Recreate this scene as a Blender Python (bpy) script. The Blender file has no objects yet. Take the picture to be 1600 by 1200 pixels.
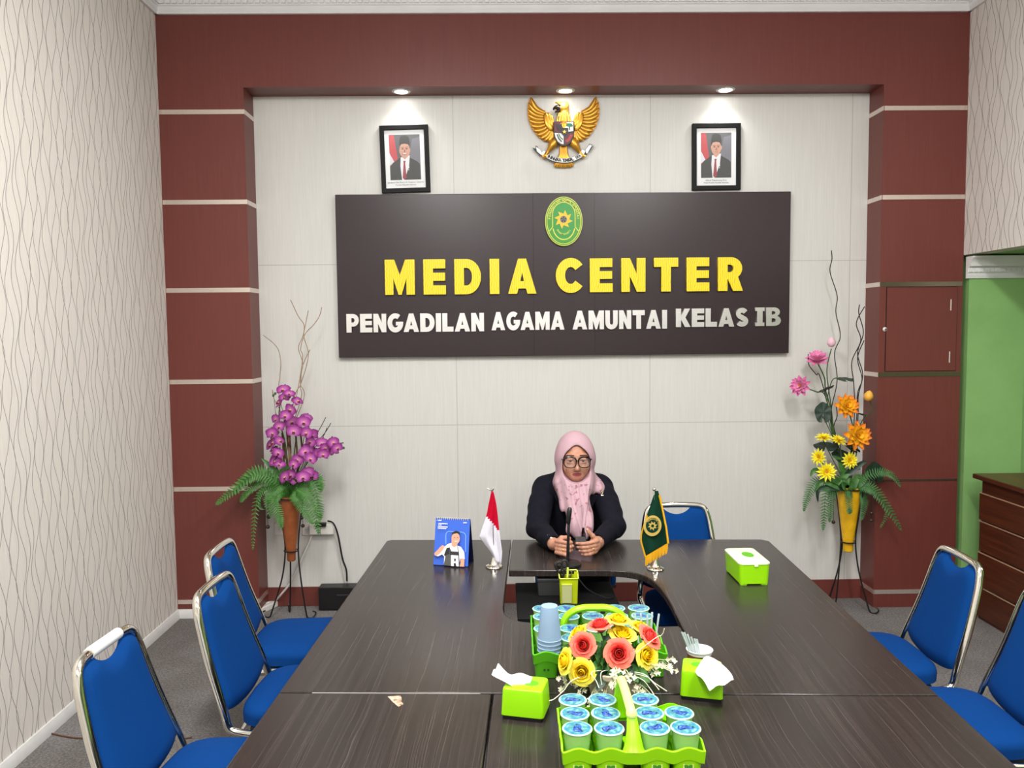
import bpy, bmesh, math, random
import numpy as np
from mathutils import Vector, Matrix, Euler

random.seed(7)
PI = math.pi
SC = bpy.context.scene
COL = SC.collection
V = Vector

# ------------------------------------------------------------------ camera
FPX, YAW, PITCH, ROLL, CAMH = 1256.33, 0.0148, 0.0675, -0.0095, 1.82
def cam_axes():
    cy, sy, cp, sp = math.cos(YAW), math.sin(YAW), math.cos(PITCH), math.sin(PITCH)
    f = V((sy*cp, cy*cp, -sp)); r = V((cy, -sy, 0)); u = r.cross(f)
    c, s = math.cos(ROLL), math.sin(ROLL)
    return c*r + s*u, -s*r + c*u, f
CR, CU, CF = cam_axes()
cam = bpy.data.cameras.new('camera'); camo = bpy.data.objects.new('camera', cam); COL.objects.link(camo)
cam.sensor_width = 36; cam.lens = 36*FPX/1600; cam.clip_start = .05
m = Matrix.Identity(4)
for i in range(3):
    m[i][0], m[i][1], m[i][2] = CR[i], CU[i], -CF[i]
m[2][3] = CAMH
camo.matrix_world = m
SC.camera = camo
def at(px, py, x=None, y=None, z=None):
    """the point of the room seen at a place of the photograph, on a given plane"""
    d = CF + CR*((px-800)/FPX) + CU*((600-py)/FPX)
    if z is not None: t = (z-CAMH)/d.z
    elif y is not None: t = y/d.y
    else: t = x/d.x
    return V((0, 0, CAMH)) + d*t

# ------------------------------------------------------------------ light
W = bpy.data.worlds.new('world'); SC.world = W; W.use_nodes = True
W.node_tree.nodes['Background'].inputs[0].default_value = (.9, .95, 1, 1)
W.node_tree.nodes['Background'].inputs[1].default_value = .25
vs = SC.view_settings
vs.view_transform = 'Standard'; vs.look = 'None'; vs.exposure = 0.49; vs.gamma = 1.0; vs.use_curve_mapping = False
def area(name, loc, sx, sy, power, col=(1, .982, .96), rot=(0, 0, 0)):
    l = bpy.data.lights.new(name, 'AREA'); l.shape = 'RECTANGLE'; l.size = sx; l.size_y = sy; l.energy = power; l.color = col
    o = bpy.data.objects.new(name, l); COL.objects.link(o); o.location = loc; o.rotation_euler = rot
    return o
for lx, ly, p in ((-.55, 2.0, 78), (1.45, 2.0, 66), (-.55, -.8, 62), (1.45, -.8, 62)):
    area('ceiling_or_fill_light', (lx, ly, 3.66), .30, 1.2, p*.66)
    tl = bpy.data.lights.new('ceiling_light_glow', 'POINT'); tl.energy = p*.46; tl.shadow_soft_size = .16; tl.color = (1, .982, .96)
    to = bpy.data.objects.new('ceiling_light_glow', tl); COL.objects.link(to); to.location = (lx, ly, 3.60)
area('ceiling_or_fill_light', (4.0, 2.9, 2.22), .5, .5, 9)  # added fill light brightening the green alcove, no known lamp there

# ------------------------------------------------------------------ mesh helpers
def lin(c):
    return tuple(((x/255)/12.92 if x/255 <= .04045 else ((x/255+.055)/1.055)**2.4) for x in c)
def mat(name, rgb, rough=.5, metal=0., spec=.5, **kw):
    m = bpy.data.materials.new(name); m.use_nodes = True
    b = m.node_tree.nodes['Principled BSDF']
    b.inputs['Base Color'].default_value = (*lin(rgb), 1)
    b.inputs['Roughness'].default_value = rough; b.inputs['Metallic'].default_value = metal
    b.inputs['Specular IOR Level'].default_value = spec
    for k, v in kw.items(): b.inputs[k.replace('_', ' ')].default_value = v
    return m
def nt(m): return m.node_tree.nodes, m.node_tree.links, m.node_tree.nodes['Principled BSDF']
class NB:
    """small helper to write node maths"""
    def __init__(s, m): s.m = m; s.n, s.l, s.b = nt(m)
    def node(s, t, **kw):
        x = s.n.new(t)
        for k, v in kw.items(): setattr(x, k, v)
        return x
    def put(s, sock, v):
        if isinstance(v, (int, float)): sock.default_value = v
        elif isinstance(v, tuple): sock.default_value = v
        else: s.l.new(v, sock)
    def M(s, op, a, b=0., c=0.):
        x = s.node('ShaderNodeMath', operation=op)
        s.put(x.inputs[0], a); s.put(x.inputs[1], b); s.put(x.inputs[2], c)
        return x.outputs[0]
    def obj(s):
        t = s.node('ShaderNodeTexCoord'); x = s.node('ShaderNodeSeparateXYZ'); s.l.new(t.outputs['Object'], x.inputs[0])
        return t.outputs['Object'], x.outputs
    def scale(s, vec, sc):
        x = s.node('ShaderNodeMapping'); s.l.new(vec, x.inputs[0]); x.inputs['Scale'].default_value = sc; return x.outputs[0]
    def noise(s, vec, scale, detail=3, rough=.5, dist=0):
        x = s.node('ShaderNodeTexNoise'); s.l.new(vec, x.inputs['Vector'])
        x.inputs['Scale'].default_value = scale; x.inputs['Detail'].default_value = detail
        x.inputs['Roughness'].default_value = rough; x.inputs['Distortion'].default_value = dist
        return x.outputs['Fac']
    def ramp(s, f, stops):
        x = s.node('ShaderNodeValToRGB'); s.l.new(f, x.inputs[0]); e = x.color_ramp.elements
        while len(e) < len(stops): e.new(.5)
        for i, (p, c) in enumerate(stops): e[i].position = p; e[i].color = (*lin(c), 1)
        return x.outputs[0]
    def mix(s, f, a, b):
        x = s.node('ShaderNodeMix', data_type='RGBA'); s.put(x.inputs[0], f)
        for k, v in ((6, a), (7, b)):
            if isinstance(v, tuple): x.inputs[k].default_value = (*lin(v), 1)
            else: s.l.new(v, x.inputs[k])
        return x.outputs[2]
    def bump(s, h, strength, dist=.01):
        x = s.node('ShaderNodeBump'); s.l.new(h, x.inputs['Height']); x.inputs['Strength'].default_value = strength
        x.inputs['Distance'].default_value = dist; s.l.new(x.outputs[0], s.b.inputs['Normal'])
    def color(s, c): s.l.new(c, s.b.inputs['Base Color'])

class G:
    """collects shapes for ONE mesh"""
    def __init__(s): s.v = []; s.f = []; s.m = []
    def add(s, vs, fs, m=0):
        o = len(s.v); s.v += [V(p) for p in vs]
        for f in fs: s.f.append(tuple(i+o for i in f)); s.m.append(m)
        return s
    def box(s, lo, hi, m=0, M=None):
        x0, y0, z0 = lo; x1, y1, z1 = hi
        vs = [V(p) for p in ((x0,y0,z0),(x1,y0,z0),(x1,y1,z0),(x0,y1,z0),(x0,y0,z1),(x1,y0,z1),(x1,y1,z1),(x0,y1,z1))]
        if M: vs = [M @ p for p in vs]
        return s.add(vs, [(3,2,1,0),(4,5,6,7),(0,1,5,4),(1,2,6,5),(2,3,7,6),(3,0,4,7)], m)
    def rings(s, rings, m=0, closed=False, caps=True):
        n = len(rings[0]); o = len(s.v)
        for r in rings: s.v += [V(p) for p in r]
        k = len(rings)
        for i in range(k if closed else k-1):
            a, b = o+i*n, o+((i+1) % k)*n
            for j in range(n):
                j2 = (j+1) % n
                s.f.append((a+j, a+j2, b+j2, b+j)); s.m.append(m)
        if caps and not closed:
            s.f.append(tuple(o+j for j in range(n-1, -1, -1))); s.m.append(m)
            s.f.append(tuple(o+(k-1)*n+j for j in range(n))); s.m.append(m)
        return s
    def tube(s, pts, r, n=8, m=0, closed=False, caps=True, flat=1.0, up=None):
        pts = [V(p) for p in pts]; k = len(pts)
        rs = r if isinstance(r, (list, tuple)) else [r]*k
        T = []
        for i in range(k):
            if closed: t = pts[(i+1) % k]-pts[i-1]
            else: t = pts[min(i+1, k-1)]-pts[max(i-1, 0)]
            T.append(t.normalized() if t.length > 1e-9 else V((0, 0, 1)))
        ref = V(up) if up else (V((0, 0, 1)) if abs(T[0].z) < .9 else V((1, 0, 0)))
        N = (ref-T[0]*ref.dot(T[0])).normalized(); out = []
        for i in range(k):
            if i:
                N = N-T[i]*N.dot(T[i])
                N = N.normalized() if N.length > 1e-6 else T[i].orthogonal().normalized()
            B = T[i].cross(N)
            out.append([pts[i]+(N*math.cos(2*PI*j/n)*flat+B*math.sin(2*PI*j/n))*rs[i] for j in range(n)])
        return s.rings(out, m, closed, caps)
    def lathe(s, prof, c=(0, 0, 0), n=24, m=0, M=None, caps=False):
        out = []
        for r, z in prof:
            ring = [V((r*math.cos(2*PI*j/n), r*math.sin(2*PI*j/n), z)) for j in range(n)]
            if M: ring = [M @ p for p in ring]
            out.append([p+V(c) for p in ring])
        return s.rings(out, m, False, caps)
    def ball(s, c, r, m=0, n=10, sc=(1, 1, 1), M=None):
        pr = [(math.sin(PI*i/(n//2+2)), -math.cos(PI*i/(n//2+2))) for i in range(1, n//2+2)]
        out = []
        for a, z in pr:
            ring = [V((a*math.cos(2*PI*j/n)*r*sc[0], a*math.sin(2*PI*j/n)*r*sc[1], z*r*sc[2])) for j in range(n)]
            if M: ring = [M @ p for p in ring]
            out.append([p+V(c) for p in ring])
        return s.rings(out, m)
    def prism(s, poly, z0, z1, m=0, M=None):
        n = len(poly)
        A = [V((x, y, z0)) for x, y in poly]; B = [V((x, y, z1)) for x, y in poly]
        if M: A = [M @ p for p in A]; B = [M @ p for p in B]
        return s.rings([A, B], m)
    def face(s, pts, m=0): return s.add(pts, [tuple(range(len(pts)))], m)
    def grid(s, rows, m=0):
        n = len(rows[0]); o = len(s.v)
        for r in rows: s.v += [V(p) for p in r]
        for i in range(len(rows)-1):
            for j in range(n-1):
                s.f.append((o+i*n+j, o+i*n+j+1, o+(i+1)*n+j+1, o+(i+1)*n+j)); s.m.append(m)
        return s
    def ring_frame(s, w, h, b, y0, y1, m=0, c=(0, 0)):
        """rectangular frame in the xz plane"""
        def rect(w, h, y): return [V((c[0]+x*w/2, y, c[1]+z*h/2)) for x, z in ((-1,-1),(1,-1),(1,1),(-1,1))]
        return s.rings([rect(w, h, y1), rect(w, h, y0), rect(w-2*b, h-2*b, y0), rect(w-2*b, h-2*b, y1)], m, closed=True)
    def xf(s, M):
        s.v = [M @ p for p in s.v]; return s
    def mesh(s, name, mats, off=None, smooth=40):
        me = bpy.data.meshes.new(name)
        me.from_pydata([tuple(p-off) if off else tuple(p) for p in s.v], [], s.f)
        for mm in (mats if isinstance(mats, (list, tuple)) else [mats]): me.materials.append(mm)
        me.polygons.foreach_set('material_index', s.m)
        if smooth:
            me.polygons.foreach_set('use_smooth', [True]*len(s.f))
            me.update()
            if smooth < 179: me.set_sharp_from_angle(angle=math.radians(smooth))
        bm = bmesh.new(); bm.from_mesh(me); bmesh.ops.recalc_face_normals(bm, faces=bm.faces); bm.to_mesh(me); bm.free()
        me.update()
        return me
def wl(o):
    v = V((0, 0, 0))
    while o: v = v+o.location; o = o.parent
    return v
def obj(name, g, mats, parent=None, w=False, bevel=0, smooth=40, seg=2):
    """link a collected shape as one object; w: its points are in room coordinates"""
    me = g.mesh(name, mats, wl(parent) if (w and parent) else None, smooth) if isinstance(g, G) else g
    o = bpy.data.objects.new(name, me); COL.objects.link(o); o.parent = parent
    if bevel:
        b = o.modifiers.new('bevel', 'BEVEL'); b.width = bevel; b.segments = seg; b.limit_method = 'ANGLE'; b.angle_limit = .6
        b.harden_normals = False
    return o
def tag(o, label, cat, group=None):
    o['label'] = label; o['category'] = cat
    if group: o['group'] = group
    return o
def thing(name, label, cat, loc=(0, 0, 0), rz=0, group=None):
    o = bpy.data.objects.new(name, None); COL.objects.link(o); o.empty_display_size = .1
    o.location = loc; o.rotation_euler = (0, 0, rz)
    return tag(o, label, cat, group)
def struct(name, g, mats, parent=None, **kw):
    o = obj(name, g, mats, parent, **kw); o['kind'] = 'structure'; return o
def dup(root, loc, rz, label, group=None):
    r = root.copy(); COL.objects.link(r); r.location = loc; r.rotation_euler = (0, 0, rz); r['label'] = label
    if group: r['group'] = group
    for ch in list(root.children):
        c = ch.copy(); COL.objects.link(c); c.parent = r
        for gch in list(ch.children):
            d = gch.copy(); COL.objects.link(d); d.parent = c
    return r
def inst(name, me, M, parent, w=True):
    """another copy of a part's mesh, placed by a matrix (in room coordinates)"""
    o = bpy.data.objects.new(name, me); COL.objects.link(o); o.parent = parent
    if w: M = Matrix.Translation(-wl(parent)) @ M
    o.matrix_local = M
    return o
def aim(p, n, up=(0, 0, 1), s=1.0, spin=0):
    """matrix at p whose local z looks along n"""
    n = V(n).normalized(); u = V(up)
    x = u.cross(n)
    x = x.normalized() if x.length > 1e-4 else n.orthogonal().normalized()
    y = n.cross(x)
    M = Matrix.Identity(4)
    for i in range(3): M[i][0], M[i][1], M[i][2], M[i][3] = x[i], y[i], n[i], p[i]
    return M @ Matrix.Rotation(spin, 4, 'Z') @ Matrix.Scale(s, 4)
def bez(a, b, c, d, n=10):
    a, b, c, d = V(a), V(b), V(c), V(d); o = []
    for i in range(n+1):
        t = i/n; u = 1-t
        o.append(a*u**3+b*3*u*u*t+c*3*u*t*t+d*t**3)
    return o
def spline(pts, n=6, closed=False):
    """Catmull-Rom through the points"""
    P = [V(p) for p in pts]; k = len(P); o = []
    for i in range(k if closed else k-1):
        p0 = P[i-1] if (i > 0 or closed) else P[0]; p1 = P[i]; p2 = P[(i+1) % k]; p3 = P[(i+2) % k] if (closed or i+2 < k) else P[-1]
        for j in range(n):
            t = j/n
            o.append(.5*((2*p1)+(p2-p0)*t+(2*p0-5*p1+4*p2-p3)*t*t+(3*p1-p0-3*p2+p3)*t**3))
    if not closed: o.append(P[-1])
    return o
def fillet(pts, r, n=5):
    P = [V(p) for p in pts]; o = [P[0]]
    for i in range(1, len(P)-1):
        rr = r[i-1] if isinstance(r, (list, tuple)) else r
        a = (P[i-1]-P[i]); b = (P[i+1]-P[i]); d = min(rr, a.length*.49, b.length*.49)
        a = P[i]+a.normalized()*d; b = P[i]+b.normalized()*d
        for j in range(n+1):
            t = j/n; o.append(a*(1-t)**2+P[i]*2*t*(1-t)+b*t*t)
    o.append(P[-1]); return o
def rrect(w, h, r, n=4, c=(0, 0)):
    o = []
    for cx, cy, a0 in ((1, 1, 0), (-1, 1, 90), (-1, -1, 180), (1, -1, 270)):
        for j in range(n+1):
            a = math.radians(a0+90*j/n)
            o.append((c[0]+cx*(w/2-r)+r*math.cos(a), c[1]+cy*(h/2-r)+r*math.sin(a)))
    return o
def arc(cx, cy, rx, ry, a0, a1, n=10):
    return [(cx+rx*math.cos(math.radians(a0+(a1-a0)*i/n)), cy+ry*math.sin(math.radians(a0+(a1-a0)*i/n))) for i in range(n+1)]
def ev_mesh(curve, name, mats):
    o = bpy.data.objects.new('tmp', curve); COL.objects.link(o)
    dg = bpy.context.evaluated_depsgraph_get(); dg.update()
    me = bpy.data.meshes.new_from_object(o.evaluated_get(dg)); me.name = name
    me.materials.clear()
    for mm in (mats if isinstance(mats, (list, tuple)) else [mats]): me.materials.append(mm)
    bpy.data.objects.remove(o); bpy.data.curves.remove(curve)
    return me
def outline_mesh(name, loops, depth, mats, bevel=0):
    """solid plate from closed outlines (inner ones are holes), thickness along local z"""
    c = bpy.data.curves.new(name, 'CURVE'); c.dimensions = '2D'; c.fill_mode = 'BOTH'; c.extrude = depth/2; c.bevel_depth = bevel
    for lp in loops:
        s = c.splines.new('POLY'); s.points.add(len(lp)-1); s.use_cyclic_u = True
        for i, p in enumerate(lp): s.points[i].co = (p[0], p[1], 0, 1)
    return ev_mesh(c, name, mats)
def text_mesh(name, body, size, depth, mats, bold=0, spacing=1.0):
    c = bpy.data.curves.new(name, 'FONT'); c.body = body; c.size = size; c.extrude = depth/2; c.offset = bold
    c.align_x = 'CENTER'; c.align_y = 'CENTER'; c.space_character = spacing; c.resolution_u = 3
    return ev_mesh(c, name, mats)
def mesh_into(g, me, M, m=0):
    g.add([M @ v.co for v in me.vertices], [tuple(p.vertices) for p in me.polygons], m)
FRONT = Matrix(((1, 0, 0, 0), (0, 0, -1, 0), (0, 1, 0, 0), (0, 0, 0, 1)))    # drawing plane xy -> upright plane xz facing the room

# ------------------------------------------------------------------ solid sculpting on a voxel grid (for the figure)
class Sculpt:
    def __init__(s, lo, hi, h):
        s.lo = np.array(lo, float); s.h = h
        s.n = np.ceil((np.array(hi)-s.lo)/h).astype(int)+1
        s.F = np.full(tuple(s.n), .08, np.float32)
    def _reg(s, lo, hi, pad):
        a = np.clip(np.floor((np.array(lo)-pad-s.lo)/s.h).astype(int), 0, s.n); b = np.clip(np.ceil((np.array(hi)+pad-s.lo)/s.h).astype(int)+1, 0, s.n)
        sl = tuple(slice(i, j) for i, j in zip(a, b))
        ax = [s.lo[i]+s.h*np.arange(a[i], b[i], dtype=np.float32) for i in range(3)]
        X, Y, Z = np.meshgrid(*ax, indexing='ij', sparse=True)
        return sl, X.astype(np.float32), Y.astype(np.float32), Z.astype(np.float32)
    def _put(s, sl, d, k, cut):
        A = s.F[sl]
        if A.size == 0: return
        if cut:
            if k > 0:
                h = np.maximum(k-np.abs(A+d), 0)/k; s.F[sl] = np.maximum(A, -d)+h*h*k/4
            else: s.F[sl] = np.maximum(A, -d)
        elif k > 0:
            h = np.maximum(k-np.abs(A-d), 0)/k; s.F[sl] = np.minimum(A, d)-h*h*k/4
        else: s.F[sl] = np.minimum(A, d)
    def cone(s, a, b, r1, r2, k=.02, cut=False, sy=1.0):
        """rounded limb from a to b; sy squashes it along y"""
        a = np.array(a, float); b = np.array(b, float); R = max(r1, r2)
        sl, X, Y, Z = s._reg(np.minimum(a, b)-R, np.maximum(a, b)+R, k+.03)
        ba = b-a; ba2 = ba*[1, 1/sy, 1]; L = max(float(ba2 @ ba2), 1e-12)
        px, py, pz = X-a[0], (Y-a[1])/sy, Z-a[2]
        t = np.clip((px*ba2[0]+py*ba2[1]+pz*ba2[2])/L, 0, 1)
        d = np.sqrt((px-t*ba2[0])**2+(py-t*ba2[1])**2+(pz-t*ba2[2])**2)-(r1+t*(r2-r1))
        s._put(sl, d*(sy if sy < 1 else 1), k, cut)
    def chain(s, pts, rs, k=.01, cut=False, sy=1.0):
        for i in range(len(pts)-1): s.cone(pts[i], pts[i+1], rs[i], rs[i+1], k if i == 0 else .004, cut, sy)
    def ell(s, c, r, k=.02, cut=False, rot=None):
        c = np.array(c, float); r = np.array(r, float); R = r.max() if rot else r
        sl, X, Y, Z = s._reg(c-R, c+R, k+.03)
        x, y, z = X-c[0], Y-c[1], Z-c[2]
        if rot:
            m = np.array(Euler(rot).to_matrix().transposed()); x, y, z = (m[i][0]*x+m[i][1]*y+m[i][2]*z for i in range(3))
        k0 = np.sqrt((x/r[0])**2+(y/r[1])**2+(z/r[2])**2); k1 = np.sqrt((x/r[0]**2)**2+(y/r[1]**2)**2+(z/r[2]**2)**2)
        s._put(sl, k0*(k0-1)/np.maximum(k1, 1e-6), k, cut)
    def fold(s, lo, hi, fn):
        sl, X, Y, Z = s._reg(lo, hi, 0); s.F[sl] += fn(X, Y, Z).astype(np.float32)
    def mesh(s, name, mats, off=(0, 0, 0), pick=None):
        F = s.F; S = F < 0; o = S[:-1, :-1, :-1]; a = o.copy(); e = o.copy()
        C = [(i, j, k) for i in (0, 1) for j in (0, 1) for k in (0, 1)]
        n = F.shape
        for i, j, k in C[1:]:
            q = S[i:n[0]-1+i, j:n[1]-1+j, k:n[2]-1+k]; a &= q; e |= q
        cell = np.argwhere(e & ~a); idx = np.full(o.shape, -1, np.int32); idx[tuple(cell.T)] = np.arange(len(cell))
        acc = np.zeros((len(cell), 3)); cnt = np.zeros(len(cell))
        val = {c: F[cell[:, 0]+c[0], cell[:, 1]+c[1], cell[:, 2]+c[2]] for c in C}
        for c in C:
            for ax in range(3):
                if c[ax] == 0:
                    d = list(c); d[ax] = 1; f0, f1 = val[c], val[tuple(d)]; w = (f0 < 0) != (f1 < 0)
                    t = np.where(w, f0/np.where(w, f0-f1, 1), 0); p = np.tile(np.array(c, float), (len(cell), 1)); p[:, ax] = t
                    acc += p*w[:, None]; cnt += w
        P = (cell+acc/np.maximum(cnt, 1)[:, None])*s.h+s.lo-np.array(off)
        Q = []
        for ax in range(3):
            b, c = (ax+1) % 3, (ax+2) % 3
            s0 = [slice(0, None)]*3; s1 = [slice(0, None)]*3; s0[ax] = slice(0, -1); s1[ax] = slice(1, None)
            E = np.argwhere(S[tuple(s0)] != S[tuple(s1)]); E = E[(E[:, b] > 0) & (E[:, c] > 0) & (E[:, b] < n[b]-1) & (E[:, c] < n[c]-1)]
            if len(E) == 0: continue
            def g(db, dc):
                q = E.copy(); q[:, b] += db; q[:, c] += dc; return idx[tuple(q.T)]
            q = np.stack([g(-1, -1), g(0, -1), g(0, 0), g(-1, 0)], 1)
            flip = ~S[tuple(E.T)]; q[flip] = q[flip][:, ::-1]
            Q.append(q)
        Q = np.concatenate(Q); Q = Q[(Q >= 0).all(1)]
        me = bpy.data.meshes.new(name); me.from_pydata(P.tolist(), [], Q.tolist())
        for mm in (mats if isinstance(mats, (list, tuple)) else [mats]): me.materials.append(mm)
        if pick is not None:
            cen = P[Q].mean(1)+np.array(off); me.polygons.foreach_set('material_index', pick(cen).astype(np.int32).tolist())
        me.polygons.foreach_set('use_smooth', [True]*len(Q)); me.update()
        return me

# ------------------------------------------------------------------ materials
def m_wallpaper():
    m = mat('wallpaper', (222, 214, 203), .75, spec=.2); b = NB(m); vec, o = b.obj()
    s = b.M('DIVIDE', o[1], .037); z = o[2]; best = None
    for j in (-1, 0, 1):
        i = b.M('ADD', b.M('FLOOR', s), j)
        wn = b.node('ShaderNodeTexWhiteNoise', noise_dimensions='1D'); b.l.new(i, wn.inputs['W'])
        ph = b.M('MULTIPLY', wn.outputs['Value'], 6.283)
        off = b.M('MULTIPLY_ADD', b.M('SINE', b.M('MULTIPLY_ADD', z, 18.5, ph)), .52, .5)
        off = b.M('ADD', off, b.M('MULTIPLY', b.M('SINE', b.M('MULTIPLY_ADD', z, 7.3, b.M('MULTIPLY', ph, 3.))), .22))
        d = b.M('ABSOLUTE', b.M('SUBTRACT', s, b.M('ADD', i, off)))
        best = d if best is None else b.M('MINIMUM', best, d)
    ln = b.M('SUBTRACT', 1., b.M('SMOOTH_MIN', b.M('DIVIDE', best, .085), 1., .3))
    ln = b.M('MAXIMUM', ln, 0.)
    grain = b.noise(b.scale(vec, (1, 60, 3)), 3, 3)
    base = b.ramp(grain, [(.3, (218, 212, 205)), (.7, (227, 222, 215))])
    b.color(b.mix(b.M('MULTIPLY', ln, .95), base, (96, 88, 86)))
    return m
def m_panel():
    m = mat('white_panel', (214, 213, 206), .45, spec=.35); b = NB(m); vec, o = b.obj()
    g = b.noise(b.scale(vec, (30, 1, 1.2)), 3, 5, .65)
    base = b.ramp(g, [(.25, (208, 207, 202)), (.5, (213, 212, 207)), (.75, (218, 217, 213))])
    best = None
    for k, v in ((0, -.285), (0, .985), (0, 2.295), (2, 2.251), (2, 1.198)):
        d = b.M('ABSOLUTE', b.M('SUBTRACT', o[k], v)); best = d if best is None else b.M('MINIMUM', best, d)
    ln = b.M('LESS_THAN', best, .0022)
    b.color(b.mix(b.M('MULTIPLY', ln, .42), base, (120, 118, 112)))
    return m
def m_brown():
    m = mat('brown_laminate', (110, 52, 46), .42, spec=.4); b = NB(m); vec, o = b.obj()
    g = b.noise(b.scale(vec, (55, 55, 2.2)), 2, 5, .7)
    g2 = b.noise(b.scale(vec, (4, 4, .3)), 1.5, 2)
    c = b.ramp(g, [(.3, (106, 52, 46)), (.55, (112, 56, 49)), (.75, (117, 60, 53))])
    b.color(b.mix(b.M('MULTIPLY', g2, .25), c, (100, 49, 43)))
    return m
def m_carpet():
    m = mat('carpet', (116, 113, 112), .95, spec=.1); b = NB(m); vec, o = b.obj()
    g = b.noise(vec, 95, 6, .75); g2 = b.noise(vec, 2.2, 3, .6)
    c = b.ramp(g, [(.3, (84, 82, 82)), (.5, (124, 121, 120)), (.7, (160, 157, 155))])
    st = b.ramp(g2, [(.42, (205, 200, 194)), (.6, (255, 255, 255))])
    x = b.node('ShaderNodeMix', data_type='RGBA', blend_type='MULTIPLY'); x.inputs[0].default_value = .55
    b.l.new(c, x.inputs[6]); b.l.new(st, x.inputs[7]); b.color(x.outputs[2]); b.bump(g, .5, .006)
    return m
def m_wood():
    m = mat('dark_wood', (62, 54, 52), .26, spec=.38); b = NB(m); vec, o = b.obj()
    warp = b.noise(b.scale(vec, (3, .9, 1)), 1.6, 3)
    x = b.M('MULTIPLY_ADD', warp, .05, o[0])
    cmb = b.node('ShaderNodeCombineXYZ'); b.put(cmb.inputs[0], b.M('MULTIPLY', x, 105.)); b.put(cmb.inputs[1], b.M('MULTIPLY', o[1], .55)); b.put(cmb.inputs[2], b.M('MULTIPLY', o[2], 30.))
    g = b.noise(cmb.outputs[0], 1.6, 5, .72)
    cm2 = b.node('ShaderNodeCombineXYZ'); b.put(cm2.inputs[0], b.M('MULTIPLY', x, 330.)); b.put(cm2.inputs[1], b.M('MULTIPLY', o[1], .9))
    g = b.M('ADD', b.M('MULTIPLY', g, .68), b.M('MULTIPLY', b.noise(cm2.outputs[0], 1.3, 2, .5), .32))
    b.color(b.ramp(g, [(.34, (35, 30, 29)), (.49, (44, 38, 36)), (.60, (58, 51, 48)), (.70, (84, 76, 72))]))
    b.put(b.b.inputs['Roughness'], b.M('MULTIPLY_ADD', g, .12, .20)); b.bump(g, .05, .002)
    return m
def m_fabric(name, rgb):
    m = mat(name, rgb, .85, spec=.12); b = NB(m); vec, o = b.obj()
    g = b.noise(vec, 700, 2); d = tuple(int(c*.88) for c in rgb)
    b.color(b.ramp(g, [(.35, d), (.65, rgb)])); b.bump(g, .15, .0008)
    return m
WALLPAPER, PANEL, BROWN, CARPET, WOOD = m_wallpaper(), m_panel(), m_brown(), m_carpet(), m_wood()
def m_speckle(name, rgb, rgb2, sc, rough=.7):
    m = mat(name, rgb, rough); b = NB(m); vec, o = b.obj(); g = b.noise(vec, sc, 4, .6)
    b.color(b.ramp(g, [(.35, rgb2), (.65, rgb)])); return m
WHITE = m_speckle('white_paint', (222, 221, 219), (212, 211, 209), 8)
CEIL = m_speckle('ceiling_paint', (234, 234, 234), (228, 228, 228), 4)
GREEN = m_speckle('green_paint', (138, 184, 112), (132, 177, 107), 5, .6)
STRIP = mat('brushed_strip', (226, 214, 204), .22, .75)
STRIPD = mat('dark_reflection_and_groove', (120, 108, 92), .25, .8)  # dark mirror reflections painted as darker metal, also used for the dark groove
CHROME = mat('chrome', (226, 222, 212), .12, 1.0)
STEEL = mat('steel_edge', (200, 198, 194), .25, 1.0)
BLACK = mat('black_plastic', (18, 18, 20), .4)
BLACKP = mat('black_laminate', (14, 14, 15), .55, spec=.25)
WPLAST = mat('white_plastic', (225, 222, 215), .4)
IRON = mat('black_iron', (22, 20, 20), .45)
GOLD = mat('gold_paint', (206, 150, 52), .32, .65)
GOLDL = mat('bright_gold', (238, 196, 92), .3, .6)
PAPER = mat('white_paper', (238, 239, 240), .7)

# ------------------------------------------------------------------ the room
XL, XR, YF, YB, ZT, ZN, NL, NR = -2.077, 2.931, 5.069, 5.265, 3.752, 3.318, -1.557, 2.403
YN, ZC = -3.2, 3.93
struct('floor', G().box((XL-.2, YN-.2, -.1), (4.9, YB+.3, 0)), CARPET)
struct('ceiling', G().box((XL-.2, YN-.2, ZC), (4.9, YB+.3, ZC+.1)), CEIL)
struct('wall_left', G().box((XL-.12, YN-.2, 0), (XL, YF+.3, ZC)), WALLPAPER)
struct('wall_back', G().box((NL-.05, YB, 0), (NR+.05, YB+.1, ZN+.1)), PANEL)
struct('wall_front', G().box((XL-.2, YN-.12, 0), (4.9, YN, ZC)), WHITE)
struct('wall_right', G().box((XR, YN, 2.262), (XR+.12, YF+.3, ZC)), WALLPAPER)
# pillars and header of the brown portal
g = G().box((XL, YF, 0), (NL, YB+.1, ZC)); p1 = struct('trim_1', g, BROWN)
g = G().box((NR, YF, 0), (XR, YB+.1, ZC)); p2 = struct('trim_2', g, BROWN)
p3 = struct('trim_3', G().box((NL, YF, ZN), (NR, YB+.1, ZC)), BROWN)
for par, x0, x1, xi, s in ((p1, XL, NL, NL, 1), (p2, NR, XR, NR, -1)):
    for k, z in enumerate((3.172, 2.625, 2.083, 1.512, .831, .103)):
        h = .014
        dark = s == -1 and k in (2, 3, 4); hh = .006 if (s == -1 and k == 4) else h
        g = G().box((x0+.004, YF-.003, z-hh), (x1 if s == 1 else x1-.004, YF, z+hh), 1 if dark else 0)
        if s == 1: g.box((xi, YF-.003, z-hh), (xi+.003, YB, z+hh))
        else: g.box((xi-.003, YF-.003, z-hh), (xi, YB, z+hh), 1 if k == 4 else 0)
        o = struct('strip', g, [STRIP, STRIPD], par)
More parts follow.
